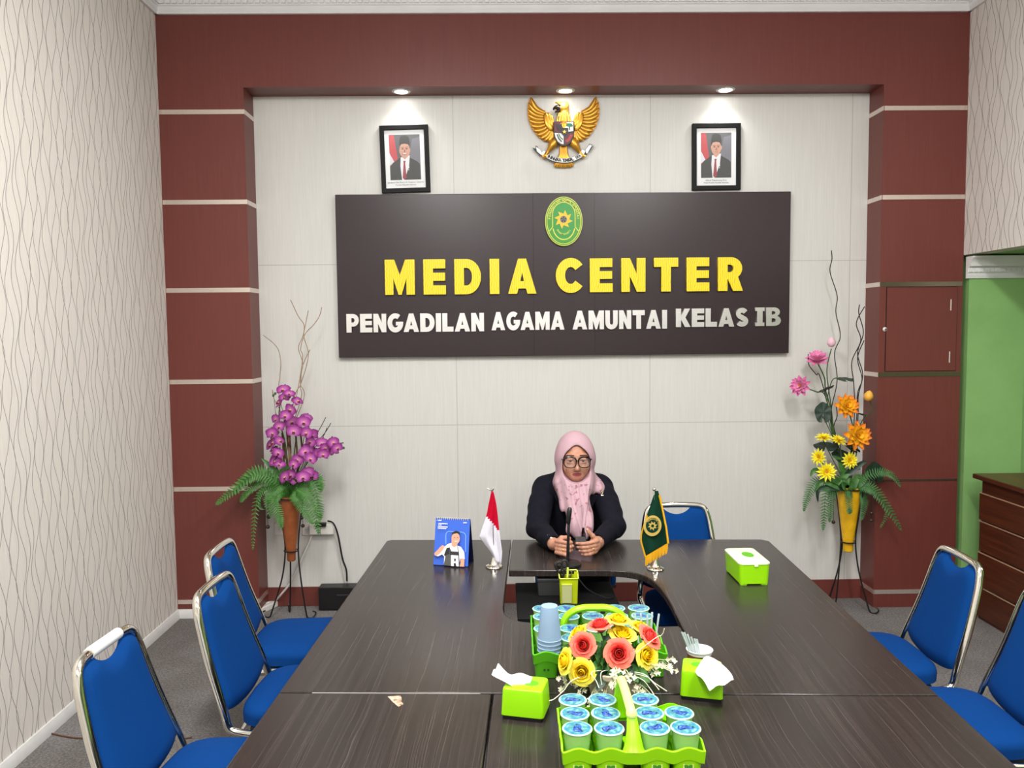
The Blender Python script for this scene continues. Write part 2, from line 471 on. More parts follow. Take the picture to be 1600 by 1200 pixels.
# the hatch door on the right pillar
d1 = struct('door_1', G().box((2.448, YF-.006, 1.535), (2.895, YF, 2.062)), BROWN)
obj('reveal', G().box((2.444, YF-.002, 1.531), (2.899, YF, 2.066)), BLACK, d1)
obj('knob', G().lathe([(0, -.012), (.011, -.012), (.014, -.006), (.007, 0), (.005, .01)], (2.437, YF-.014, 1.80), 12, M=Matrix.Rotation(PI/2, 4, 'X')), WPLAST, d1)
for z in (1.62, 1.95):
    obj('hinge', G().box((2.852, YF-.009, z-.035), (2.857, YF-.006, z+.035)), WPLAST, d1)
# baseboards
struct('baseboard_back', G().box((NL, YB-.012, 0), (NR, YB, .128)), BROWN, bevel=.002)
def skirting(a, b, nx, ny, h=.055, t=.018):
    pr = [(0, 0), (t, 0), (t, h*.6), (t*.45, h), (0, h)]
    return G().rings([[V((p[0]+nx*q, p[1]+ny*q, z)) for q, z in pr] for p in (a, b)], 0)
struct('baseboard_left', skirting((XL, YN), (XL, YF), 1, 0), WHITE)
struct('baseboard_left_pillar', skirting((XL+.01, YF), (XL+.15, YF), 0, -1), WHITE)
# cornice with its row of dentils
def cornice(a, b, n, dent=True, z0=ZT, z1=ZC, pitch=.0385, sc=1.0):
    a, b, n = V(a), V(b), V(n); L = (b-a).length; t = (b-a)/L; h = z1-z0; g = G()
    pr = [(0, 0), (.018, 0), (.020, .012), (.026, .020), (.026, .040), (.034, .046), (.036, .086), (.075, .098), (.078, .125), (.10, .150), (.12, .165), (.12, .178), (0, .178)]
    pr = [(q*sc, z*h/.178) for q, z in pr]
    g.rings([[p+n*q+V((0, 0, z0+z)) for q, z in pr] for p in (a, b)], 0)
    if dent:
        k = int(L/pitch)
        for i in range(k):
            p = a+t*(i+.15)*pitch; q = p+t*pitch*.68; zz = h/.178
            A = [p+n*.03*sc, q+n*.03*sc, q+n*.046*sc, p+n*.046*sc]
            g.rings([[x+V((0, 0, z0+.052*zz)) for x in A], [x+V((0, 0, z0+.084*zz)) for x in A]], 0)
    return g
struct('trim_4', cornice((XL, YF, 0), (XR, YF, 0), (0, -1, 0)), CEIL)
struct('trim_5', cornice((XL, .5, 0), (XL, YF, 0), (1, 0, 0)), CEIL)
struct('trim_6', cornice((XR, .5, 0), (XR, YF, 0), (-1, 0, 0)), CEIL)
# the low green side space on the right
struct('wall_right_alcove', G().box((XR+.036, 5.062, 0), (3.335, YF+.3, 2.30)).box((3.35, 5.11, 0), (4.9, YF+.3, 2.30)).box((XR, YF+.12, 0), (4.9, YF+.3, 2.30)), GREEN)
struct('wall_far_right', G().box((4.75, YN, 0), (4.9, YF+.3, 2.30)), GREEN)
struct('ceiling_alcove', G().box((XR+.12, YN, 2.262), (4.9, YF+.3, 2.36)), GREEN)
struct('trim_7', cornice((XR+.012, 5.062, 0), (3.335, 5.062, 0), (0, -1, 0), True, 2.115, 2.25, .034, .7), CEIL)
struct('trim_8', cornice((3.335, 5.11, 0), (4.75, 5.11, 0), (0, -1, 0), True, 2.115, 2.25, .034, .7), CEIL)
# recessed downlights in the soffit
LAMP = mat('lamp_glow', (255, 252, 245), .5, Emission_Strength=14.0); LAMP.node_tree.nodes['Principled BSDF'].inputs['Emission Color'].default_value = (1, .98, .94, 1)
for i, (x, w) in enumerate(((-.60, 'left downlight, above the left framed portrait'), (.43, 'middle downlight, above the golden bird emblem'), (1.44, 'right downlight, above the right framed portrait'))):
    c = (x, (YF+YB)/2-.005, ZN)
    t = thing('downlight', 'round recessed ' + w, 'light', c, 0, 'recessed downlights in the brown soffit')
    obj('rim', G().lathe([(.040, -.001), (.041, -.006), (.050, -.007), (.058, -.004), (.060, 0)], n=32), WHITE, t)
    obj('lens', G().lathe([(.001, -.006), (.020, -.0055), (.041, -.004)], n=24), LAMP, t)
    l = bpy.data.lights.new('downlight_beam', 'SPOT'); l.energy = 4.5; l.spot_size = 2.3; l.spot_blend = .9; l.shadow_soft_size = .04; l.color = (1, .99, .96)
    lo = bpy.data.objects.new('downlight_beam', l); COL.objects.link(lo); lo.location = (c[0], c[1], c[2]-.02)

# ------------------------------------------------------------------ counter with drawers in the green space
REDW = mat('varnished_wood', (88, 44, 22), .35, spec=.5)
def m_redwood():
    b = NB(REDW); vec, o = b.obj(); g = b.noise(b.scale(vec, (8, 1.2, 30)), 2, 4, .6)
    b.color(b.ramp(g, [(.3, (60, 27, 12)), (.6, (84, 40, 20)), (.8, (104, 54, 28))]))
m_redwood()
cx0 = 2.955
t = thing('drawer_counter', 'varnished brown wooden counter with drawers against the green wall', 'counter', (cx0, 4.86, 0))
H0 = .905
obj('body', G().box((.012, -2.4, 0), (.60, 0, H0-.03)), REDW, t)
obj('top', G().box((-.035, -2.4, H0-.03), (.62, .03, H0)), REDW, t, bevel=.006)
zz = [.02, .215, .43, .625, .80]
for i in range(4):
    for k in range(3):
        f = obj('drawer', G().box((-.008 if i % 2 else -.002, -.79*(k+1)+.004, zz[i]), (.012, -.79*k-.004, zz[i+1]-.008)), REDW, t, bevel=.004)
        obj('edge_strip', G().box((-.010, -.79*(k+1)+.004, zz[i+1]-.011), (.0, -.79*k-.004, zz[i+1]-.007)), mat('pale_edge', (176, 140, 112), .4) if i == 0 and k == 0 else bpy.data.materials['pale_edge'], f)

# ------------------------------------------------------------------ lettering
def hflip(lp, w): return [(w-x, y) for x, y in lp]
def stroke(path, t):
    """outline of a broad stroke along a centre line"""
    L, R = [], []
    for i, p in enumerate(path):
        a = path[max(i-1, 0)]; b = path[min(i+1, len(path)-1)]; dx, dy = b[0]-a[0], b[1]-a[1]; l = math.hypot(dx, dy) or 1
        L.append((p[0]-dy/l*t/2, p[1]+dx/l*t/2)); R.append((p[0]+dy/l*t/2, p[1]-dx/l*t/2))
    return L+R[::-1]
def band_arc(cx, cy, rx, ry, ix, iy, a0, a1, n=16): return arc(cx, cy, rx, ry, a0, a1, n)+arc(cx, cy, ix, iy, a1, a0, n)
GL = {
 'M': (.96, [[(0,0),(0,1),(.30,1),(.48,.56),(.66,1),(.96,1),(.96,0),(.69,0),(.69,.46),(.53,0),(.43,0),(.27,.46),(.27,0)]]),
 'E': (.72, [[(0,0),(0,1),(.71,1),(.71,.74),(.31,.74),(.31,.62),(.70,.62),(.70,.39),(.31,.39),(.31,.26),(.72,.26),(.72,0)]]),
 'D': (.86, [[(0,0),(0,1),(.40,1)]+arc(.40,.5,.46,.5,90,-90,14)+[(.40,0)], [(.31,.25),(.31,.75),(.40,.75)]+arc(.40,.5,.17,.25,90,-90,10)+[(.40,.25)]]),
 'I': (.31, [[(0,0),(0,1),(.31,1),(.31,0)]]),
 'A': (.92, [[(0,0),(.33,1),(.59,1),(.92,0),(.63,0),(.58,.15),(.34,.15),(.29,0)], [(.40,.36),(.52,.36),(.46,.60)]]),
 'C': (.80, [band_arc(.47,.5,.47,.52,.18,.25,38,322,24)]),
 'N': (.76, [[(0,0),(0,1),(.27,1),(.49,.52),(.49,1),(.76,1),(.76,0),(.49,0),(.27,.46),(.27,0)]]),
 'T': (.76, [[(0,.73),(0,1),(.76,1),(.76,.73),(.53,.73),(.53,0),(.23,0),(.23,.73)]]),
 'R': (.78, [[(0,0),(0,1),(.40,1)]+arc(.40,.67,.36,.33,90,-50,12)+[(.79,0),(.48,0),(.31,.35),(.30,.35),(.30,0)], [(.30,.56),(.30,.78),(.38,.78)]+arc(.38,.67,.11,.11,90,-90,6)+[(.38,.56)]]),
 'P': (.74, [[(0,0),(0,1),(.40,1)]+arc(.40,.66,.34,.34,90,-90,12)+[(.30,.32),(.30,0)], [(.30,.54),(.30,.78),(.38,.78)]+arc(.38,.66,.11,.12,90,-90,6)+[(.38,.54)]]),
 'G': (.88, [arc(.47,.5,.47,.52,52,360,22)[:-1]+[(.94,.56),(.50,.56),(.50,.36),(.66,.36)]+arc(.47,.5,.19,.25,-35,-308,18)]),
 'L': (.66, [[(0,0),(0,1),(.30,1),(.30,.27),(.66,.27),(.66,0)]]),
 'U': (.78, [[(0,1),(.29,1),(.29,.36)]+arc(.39,.34,.10,.10,180,360,8)+[(.49,1),(.78,1),(.78,.36)]+arc(.39,.36,.39,.37,0,-180,14)]),
 'K': (.84, [[(0,0),(0,1),(.30,1),(.30,.62),(.50,1),(.82,1),(.55,.52),(.85,0),(.52,0),(.30,.40),(.30,0)]]),
 'S': (.74, [stroke(arc(.37,.70,.22,.185,25,270,12)+arc(.37,.29,.23,.165,88,-155,12), .27)]),
 'B': (.80, [[(0,0),(0,1),(.42,1)]+arc(.42,.745,.32,.255,90,-62,9)+arc(.44,.285,.36,.285,62,-90,10)+[(.44,0)], [(.30,.61),(.30,.80),(.39,.80)]+arc(.39,.705,.10,.095,90,-90,6), [(.30,.20),(.30,.41),(.41,.41)]+arc(.41,.305,.11,.105,90,-90,6)]),
 'J': (.50, [[(0,0),(0,.19),(.10,.19),(.10,.81),(0,.81),(0,1),(.5,1),(.5,.81),(.40,.81),(.40,.19),(.5,.19),(.5,0)]]),   # the slab-footed I of "IB"
}
def letters(text, x0, x1, zb, zt, slope, y, depth, m, parent, gap):
    tot = sum((gap*3 if ch == ' ' else GL[ch][0]+gap) for ch in text)-gap
    s = (x1-x0)/tot; h = zt-zb; x = 0
    for ch in text:
        if ch == ' ': x += gap*3; continue
        w, loops = GL[ch]
        me = outline_mesh('letter', [[(px*s, py*h) for px, py in lp] for lp in loops], depth, m)
        o = inst('letter', me, Matrix.Translation(V((x0+x*s, y, zb+slope*x*s))) @ FRONT, parent)
        x += w+gap
SIGNM = mat('sign_laminate', (58, 46, 48), .32, spec=.42)
b_ = NB(SIGNM); vec, o_ = b_.obj(); g_ = b_.noise(b_.scale(vec, (40, 1, 40)), 4, 3)
b_.color(b_.ramp(g_, [(.3, (42, 29, 33)), (.7, (49, 35, 39))]))
YEL = mat('yellow_foil', (250, 222, 20), .35, spec=.5)
b_ = NB(YEL); vec, o_ = b_.obj(); wv = b_.node('ShaderNodeTexWave'); b_.l.new(b_.scale(vec, (9, 9, 3)), wv.inputs[0]); wv.inputs['Scale'].default_value = 2.6; wv.inputs['Distortion'].default_value = 6; wv.inputs['Detail'].default_value = 2
b_.color(b_.ramp(wv.outputs['Fac'], [(.0, (226, 182, 10)), (.12, (246, 214, 16)), (.5, (252, 228, 30))])); b_.bump(wv.outputs['Fac'], .12, .004)
SILV = mat('mirror_steel', (232, 230, 228), .30, 1.0)
sx0, sx1, sz0, sz1 = -1.042, 1.886, 1.650, 2.691
sign = thing('signboard', 'wide dark brown wall sign reading MEDIA CENTER in yellow letters', 'sign', ((sx0+sx1)/2, YB, sz0))
SY = YB-.045
obj('board', G().box((sx0, SY, sz0), (sx1, YB-.002, sz1)), SIGNM, sign, True, bevel=.003)
obj('centre_panel', G().box((.222, SY-.0025, sz0), (.618, SY, sz1)), SIGNM, sign, True, bevel=.0012)
letters('MEDIA', -.731, .240, 2.050, 2.274, 0, SY-.012, .022, YEL, sign, .28)
letters('CENTER', .365, 1.572, 2.056, 2.272, 0, SY-.012, .022, YEL, sign, .27)
letters('PENGADILAN', -.985, -.100, 1.811, 1.930, 0, SY-.008, .014, SILV, sign, .075)
letters('AGAMA', -.052, .420, 1.817, 1.934, 0, SY-.008, .014, SILV, sign, .075)
letters('AMUNTAI', .472, 1.085, 1.817, 1.938, 0, SY-.008, .014, SILV, sign, .085)
letters('KELAS', 1.142, 1.614, 1.826, 1.945, 0, SY-.008, .014, SILV, sign, .075)
letters('JB', 1.658, 1.826, 1.828, 1.948, 0, SY-.008, .014, SILV, sign, .09)
# the oval court seal
EMG = mat('seal_green', (38, 150, 52), .3); EMD = mat('seal_dark_green', (60, 150, 30), .3); EMY = mat('seal_yellow', (226, 222, 90), .35)
SUN = mat('seal_sun', (250, 196, 30), .35); GREY = mat('seal_grey', (120, 122, 118), .4)
ec = V((.4185, SY-.006, 2.508)); ea, eb = .121, .157
def oval(a, b, n=48): return arc(0, 0, a, b, 0, 360, n)[:-1]
seal = obj('seal', G().prism(oval(ea, eb), 0, .016, 0, Matrix.Translation(ec) @ FRONT), EMD, sign, True, bevel=.002)
FZ = Matrix.Translation(ec) @ FRONT @ Matrix.Translation(V((0, 0, .016)))
g = G()
def ringline(g, a, b, w, m=0, z=.002): g.rings([[FZ @ V((x, y, q)) for x, y in lp] for lp, q in ((oval(a, b), 0), (oval(a, b), z), (oval(a-w, b-w), z), (oval(a-w, b-w), 0))], m, closed=True)
ringline(g, ea-.001, eb-.001, .004); ringline(g, ea-.011, eb-.012, .004)
body = arc(0, .045, .070, .075, 0, 180, 14)+[(-.070, -.03), (-.086, -.055)]
line = [(-.094, -.062), (-.072, -.035)]+arc(0, .045, .072, .076, 180, 0, 16)+[(.072, -.035), (.094, -.062)]
mesh_into(g, outline_mesh('x', [stroke(line, .005)], .003, EMY), FZ)
low = arc(0, -.03, .070, .085, 190, 350, 16)
mesh_into(g, outline_mesh('x', [stroke(low, .006)], .003, EMY), FZ)
obj('seal_lines', g, EMY, seal, True)
obj('seal_field', G().prism(arc(0, .045, .068, .072, 0, 180, 14)+arc(0, -.03, .066, .078, 180, 360, 14), .0, .0012, 0, FZ), EMG, seal, True)
def arc_text(txt, cx, cy, rx, ry, a0, a1, size, m, Mx, inward=False):
    g = G()
    for i, ch in enumerate(txt):
        if ch == ' ': continue
        a = math.radians(a0+(a1-a0)*i/max(len(txt)-1, 1)); tx, ty = -math.sin(a)*rx, math.cos(a)*ry
        ang = math.atan2(ty, tx)+(0 if inward else PI)
        mesh_into(g, text_mesh('x', ch, size, .002, m, size*.02), Mx @ Matrix.Translation(V((cx+rx*math.cos(a), cy+ry*math.sin(a), .0015))) @ Matrix.Rotation(ang, 4, 'Z'))
    return g
obj('seal_lettering', arc_text('PENGADILAN AGAMA AMUNTAI', 0, .015, .091, .118, 178, 2, .020, EMY, FZ), EMY, seal, True)
def star(n, r0, r1, ph=0, bend=0):
    o = []
    for i in range(n):
        a = 2*PI*i/n+ph; o += [(r1*math.cos(a+bend), r1*math.sin(a+bend)), (r0*math.cos(a+PI/n), r0*math.sin(a+PI/n))]
    return o
g = G().prism(star(8, .036, .060, PI/8, .22), 0, .004, 0, FZ @ Matrix.Translation(V((-.002, .012, 0))))
sun = obj('seal_sun', g, SUN, seal, True)
g = G().prism(oval(.022, .022, 20), 0, .006, 0, FZ @ Matrix.Translation(V((-.002, .012, 0)))); 
for a in range(5): g.prism(arc(0, 0, .018, .018, a*72, a*72+34, 4)+[(0, 0)], 0, .0068, 1, FZ @ Matrix.Translation(V((-.002, .012, 0))))
obj('seal_centre', g, [GREY, BLACK], seal, True)
obj('seal_scroll', arc_text('DHARMMAYUKTI', 0, -.02, .048, .062, 215, 325, .014, EMY, FZ, True), EMY, seal, True)

# ------------------------------------------------------------------ two framed portraits
SUIT = mat('print_suit', (44, 46, 44), .6); SHIRT = mat('print_shirt', (225, 226, 230), .6); TIE = mat('print_tie', (150, 40, 55), .6)
BGP = mat('print_background', (84, 86, 90), .6); BGP2 = mat('print_background_light', (112, 112, 122), .6); FLR = mat('print_red', (192, 62, 70), .6); FLW = mat('print_white', (214, 216, 228), .6)
SKINP = mat('print_skin', (202, 152, 130), .6); CAPP = mat('print_cap', (34, 36, 36), .6); DARKP = mat('print_dark', (60, 34, 30), .6); LIPP = mat('print_lip', (164, 98, 86), .6); INK = mat('print_ink', (70, 70, 74), .6)
PM = [PAPER, BGP, FLR, FLW, SUIT, SHIRT, TIE, SKINP, CAPP, DARKP, LIPP, INK, BGP2]
FRAME = mat('black_frame', (8, 8, 9), .55, spec=.25)
def portrait(cx, z0, z1, w, caption, label, rx, older=False):
    h = z1-z0; t = thing('portrait_frame', label, 'picture frame', (cx, YB, z0), 0, 'framed portraits above the sign')
    t.rotation_euler = (0, rx, 0)
    obj('frame', G().ring_frame(w, h, .029, -.026, -.002, 0, (0, h/2)), FRAME, t, bevel=.003)
    g = G(); iw, ih = w-.05, h-.05
    g.box((-iw/2, -.012, h/2-ih/2), (iw/2, -.003, h/2+ih/2), 0)
    L = [0]
    pw, ph = .197, .285; bx, bz = -pw/2, h-.058-ph
    def q(poly, m):
        L[0] += 1; y = -.012-.0002*L[0]
        g.face([V((bx+x*pw, y, bz+zz*ph)) for x, zz in poly], m)
    def e(x, zz, a, b, m, a0=0, a1=360, n=20): q(arc(x, zz, a, b, a0, a1, n)[:-1 if a1-a0 == 360 else None], m)
    q([(0,0),(1,0),(1,1),(0,1)], 1); q([(.6,.35),(1,.2),(1,.95),(.75,.9)], 12)
    q([(0,.30),(.28,.40),(.16,1),(0,1)], 2); q([(0,.32),(.15,.40),(0,.60)], 3)
    q([(.02,0),(.02,.30),(.10,.38),(.36,.50),(.64,.50),(.90,.40),(.98,.34),(.98,0)], 4)
    q([(.36,.50),(.34,.30),(.38,0),(.46,0),(.62,.30),(.66,.54)], 5)
    q([(.44,.42),(.52,.42),(.50,.37),(.53,.05),(.46,0),(.40,.04),(.45,.37)], 6)
    e(.61, .28, .018, .03, 5); e(.61, .22, .012, .012, 5)
    q([(.41,.50),(.41,.58),(.57,.58),(.59,.52),(.50,.45)], 7)
    e(.50, .66-.008*older, .165+.012*older, .165, 7); e(.345, .67, .022, .045, 7); e(.665, .67, .022, .045, 7)
    q([(.345,.72),(.33,.83),(.37,.955),(.46,.98),(.58,.97),(.645,.94),(.675,.82),(.655,.70),(.635,.76),(.62,.785),(.50,.80),(.375,.785)], 8)
    for x in (.435, .565): e(x, .685, .034, .010, 9); q([(x-.05,.712),(x+.05,.716),(x+.045,.724),(x-.045,.722)], 9)
    q([(.492,.675),(.508,.675),(.532,.622),(.50,.612),(.468,.622)], 10)
    if older:
        e(.50, .590, .085, .036, 10, 180, 360, 12); e(.50, .589, .068, .022, 5, 180, 360, 12)
        for s in (-1, 1): q([(.50+s*.165,.765),(.50+s*.178,.70),(.50+s*.165,.66),(.50+s*.150,.72)], 12)
    else: e(.50, .575, .055, .014, 10, 180, 360, 10)

    obj('print', g, PM, t, smooth=0)
    g = G()
    for k, ln in enumerate(caption):
        mesh_into(g, text_mesh('x', ln, .0135 if k == 0 else .0115, .0006, INK), Matrix.Translation(V((0, -.0135, bz-.016-.016*k))) @ FRONT)
    obj('caption', g, INK, t)
    obj('glass', G().face([(-iw/2, -.0185, h/2-ih/2), (iw/2, -.0185, h/2-ih/2), (iw/2, -.0185, h/2+ih/2), (-iw/2, -.0185, h/2+ih/2)]), GLASSP, t, smooth=0)
    obj('hook', G().tube(arc_pts(h), .002, 6), STEEL, t)
def arc_pts(h): return [V((x, -.012, h+z)) for x, z in arc(0, 0, .012, .010, 0, 180, 8)]
GLASSP = mat('picture_glass', (255, 255, 255), .08, Alpha=.06)
portrait(-.590, 2.705, 3.130, .312, ('Jenderal TNI (Purn.) H. Prabowo Subianto', 'Presiden Republik Indonesia'), 'black framed portrait of a smiling man in a black cap, left of the golden emblem', -.022, True)
portrait(1.410, 2.707, 3.130, .314, ('Gibran Rakabuming Raka', 'Wakil Presiden Republik Indonesia'), 'black framed portrait of a young man with a red tie, right of the golden emblem', -.006)

# ------------------------------------------------------------------ the golden bird emblem
# drawn in a 1280 x 1200 field, 8 units to the photograph's pixel
EK = 1/(8*243.0); eO = V((.4255, YB-.006, 3.083))
def ep(x, y, d=0.): return eO+V(((x-640)*EK, -d, (600-y)*EK))
em = thing('bird_emblem', 'golden bird emblem with shield and white ribbon on the wall', 'emblem', (.4255, YB, 2.86))
DGOLD = mat('antique_gold', (168, 112, 34), .35, .6)
for s in (-1, 1):
    def wx(x): return 640+s*(640-x)*-1 if False else (x if s == -1 else 1272-x)
    g = G()
    tips = [(226,178),(197,245),(188,315),(190,385),(203,455),(230,525),(265,588),(305,642),(350,684),(398,710),(446,722),(490,716)]
    roots = [(405,370),(418,395),(428,420),(438,445),(447,470),(456,495),(465,520),(474,545),(483,570),(492,590),(498,605),(505,620)]
    for i, (a, b) in enumerate(zip(roots, tips)):
        mid = ((a[0]+b[0])/2-18+i*2, (a[1]+b[1])/2+34-i*1.2)
        P = [ep(wx(x), y, .014+.001*i) for x, y in (a, mid, b)]
        g.tube(spline(P, 5), [.0135]*3+[.0145]*4+[.013, .011, .008, .003], 8, 0, flat=.5, up=(0, -1, 0))
    edge = [(225,175),(192,270),(186,350),(196,440),(228,535),(268,598),(320,664),(390,712),(450,726),(495,718),(520,690),(500,590),(410,365),(330,320),(270,260)]
    g.prism([((wx(x)-640)*EK, (600-y)*EK) for x, y in edge], 0, .012, 1, Matrix.Translation(eO) @ FRONT)
    obj('wing', g, [GOLD, DGOLD], em, True)
    g = G()
    for k, (x0, y0, x1, y1, r) in enumerate(((412,372,500,600,.017),(445,372,520,560,.014),(468,392,530,520,.012))):
        P = spline([ep(wx(x0), y0, .022), ep(wx((x0+x1)/2-22+8*k), (y0+y1)/2+18, .030), ep(wx(x1), y1, .024)], 5)
        g.tube(P, [r*.5]+[r*.8]+[r]*(len(P)-4)+[r*.8, r*.5], 8, 0, flat=.6, up=(0, -1, 0))
    obj('shoulder_plume', g, GOLD, em, True)
    g = G()
    P = spline([ep(wx(540), 700, .02), ep(wx(480), 790, .026), ep(wx(440), 850, .024), ep(wx(405), 900, .026)], 4)
    g.tube(P, [.026, .028, .028, .027, .024, .020, .017, .014, .012, .011, .010, .010, .010][:len(P)], 10)
    for dx, dy in ((-36, 22), (-14, 36), (14, 34), (34, 18)): g.tube([ep(wx(405), 895, .028), ep(wx(405+dx), 895+dy*.6, .034), ep(wx(405+dx*1.1), 895+dy, .022)], [.008, .008, .004], 6)
    obj('leg', g, GOLD, em, True)
g = G()
P = spline([ep(640, 300, .03), ep(640, 380, .03), ep(637, 450, .03), ep(637, 560, .024), ep(636, 720, .02)], 5)
g.tube(P, [.030]*5+[.036]*4+[.043]*4+[.052]*4+[.050]*3+[.03], 14, flat=.6, up=(0, -1, 0))
obj('body', g, GOLD, em, True)
g = G()
for i in range(5):
    for k in range(6):
        a = (k-2.5)*.5
        p = ep(638+(76+i*7)*math.sin(a)*.82, 400+i*20+6*(k % 2), .030+.026*math.cos(a)); g.ball(p, .0072, 0, 6, (1, .5, 1.2))
obj('neck_scales', g, GOLDL, em, True)
g = G().ball(ep(622, 305, .034), .034, 0, 14, (1.05, .75, .95)).ball(ep(655, 290, .03), .026, 0, 12, (1, .7, 1))
for dx, dy in ((690, 262), (676, 300), (700, 330)): g.tube([ep(640, 300, .034), ep(dx, dy, .03)], [.02, .003], 8)
g.tube([ep(590, 285, .05), ep(556, 262, .05), ep(530, 262, .045)], [.010, .008, .004], 6)
obj('head', g, GOLDL, em, True)
g = G().tube(spline([ep(590, 325, .04), ep(545, 318, .042), ep(515, 330, .04), ep(512, 352, .038)], 4), [.017, .016, .016, .015, .014, .013, .011, .010, .008, .007, .005, .004, .002], 8)
g.tube([ep(592, 350, .04), ep(555, 362, .04), ep(528, 378, .038)], [.011, .009, .003], 8).ball(ep(585, 298, .056), .006, 0, 8)
obj('beak', g, mat('dark_beak', (44, 28, 20), .4), em, True)
g = G()
for i in range(9):
    x = 520+i*29; y = 1030+10*math.sin(i*PI/8)+(6 if i % 2 else 0)
    g.tube(spline([ep(610+i*6, 780, .014), ep(600+i*9, 900, .018), ep(x, y, .014)], 4), [.013]*4+[.0145]*3+[.013, .005], 8, flat=.55, up=(0, -1, 0))
obj('tail', g, GOLD, em, True)
SR = mat('shield_red', (88, 26, 40), .35); SW = mat('shield_white', (232, 232, 230), .35); SG = mat('shield_green', (24, 104, 66), .35); SB = mat('shield_black', (26, 24, 28), .35); SRR = mat('shield_bright_red', (190, 50, 50), .35)
def shp(poly, z0, z1, m, g): g.prism([((x-640)*EK, (600-y)*EK) for x, y in poly], z0, z1, m, Matrix.Translation(eO) @ FRONT)
out = [(508,494),(760,494)]+[(634+126*math.cos(a), 630+158*math.sin(a)) for a in [PI*i/16 for i in range(17)]]
g = G(); shp(out, .02, .052, 0, g)
ins = lambda f: [(634+(x-634)*f, 610+(y-610)*f) for x, y in out]
shp([(518,504),(630,504),(630,626),(518,626)], .05, .054, 1, g); shp([(640,504),(750,504),(750,612),(640,626)], .05, .054, 2, g)
shp([(520,634),(630,640),(630,772)]+[(634+112*math.cos(a), 632+142*math.sin(a)) for a in (PI*.62, PI*.75, PI*.88)], .05, .054, 2, g)
shp([(640,640),(748,634)]+[(634+112*math.cos(a), 632+142*math.sin(a)) for a in (PI*.12, PI*.25, PI*.38)]+[(640,772)], .05, .054, 1, g)
shp([(590,575),(688,575),(686,630),(638,682),(592,630)], .052, .057, 4, g)
shp([(640+26*math.sin(PI*i/5)*(1 if i % 2 == 0 else .42)*1, 622-26*math.cos(PI*i/5)*(1 if i % 2 == 0 else .42)) for i in range(10)], .056, .0585, 5, g)
shp([(662,548)]+[(702+42*math.cos(a), 545-28*math.sin(a)) for a in [PI*(1-i/10) for i in range(11)]]+[(742,556),(708,560)], .053, .0565, 3, g); shp([(697,558),(707,558),(708,598),(696,598)], .053, .0565, 4, g)
shp([(545,530),(600,530),(612,512),(606,560),(590,596),(560,596),(545,566),(534,514)], .053, .0565, 4, g)
for p0, p1, mm in (((548,650),(606,742),4),((568,642),(622,716),3),((655,735),(722,656),6),((668,748),(736,664),6)):
    mesh_into(g, outline_mesh('x', [stroke([((x-640)*EK, (600-y)*EK) for x, y in (p0, ((p0[0]+p1[0])/2-(6 if p0[0] < 640 else -6), (p0[1]+p1[1])/2+8), p1)], .006)], .003, SB), Matrix.Translation(eO+V((0, -.055, 0))) @ FRONT, mm)
obj('shield', g, [SB, SR, SW, SG, SB, GOLDL, SRR], em, True)
g = G()
rib = [(430,905),(520,948),(640,965),(740,950),(848,900)]
c2 = [((p.x), (p.y)) for p in spline([((x-640)*EK, (600-y)*EK, 0) for x, y in rib], 6)]
mesh_into(g, outline_mesh('x', [stroke(c2, .026)], .010, SW), Matrix.Translation(eO+V((0, -.036, 0))) @ FRONT)
mesh_into(g, outline_mesh('x', [stroke(c2, .032)], .006, SB), Matrix.Translation(eO+V((0, -.030, 0))) @ FRONT, 1)
for pl in ([(345,880),(380,836),(410,850),(372,905)],[(290,790),(345,830),(362,862),(345,885),(300,845)],[(905,845),(860,830),(848,852),(880,900)],[(905,830),(960,768),(985,780),(925,880),(912,868)]):
    shp(pl, .024, .032, 0, g); cx, cy = sum(p[0] for p in pl)/len(pl), sum(p[1] for p in pl)/len(pl)
    shp([(cx+(x-cx)*1.2, cy+(y-cy)*1.2) for x, y in pl], .020, .026, 1, g)
for pl in ([(243,800),(292,812),(335,870),(340,900),(300,858)],[(1012,775),(965,800),(930,850),(925,880),(975,830)],[(284,774),(312,785),(316,808),(300,800)],[(950,755),(975,760),(968,778),(950,775)]): shp(pl, .018, .024, 1, g)
rb = obj('ribbon', g, [SW, SB], em, True)
g = G(); txt = 'BHINNEKA TUNGGAL IKA'; cc = [V((a, b, 0)) for a, b in c2]
for i, ch in enumerate(txt):
    if ch == ' ': continue
    f = .5+(i-9.5)*.046; k = f*(len(cc)-1); a = int(k); p = cc[a].lerp(cc[a+1], k-a); d = cc[a+1]-cc[a]
    mesh_into(g, text_mesh('x', ch, .026, .002, SB, .0009), Matrix.Translation(eO+V((p.x, -.0425, p.y))) @ FRONT @ Matrix.Rotation(math.atan2(d.y, d.x), 4, 'Z'))
obj('ribbon_lettering', g, SB, rb, True)

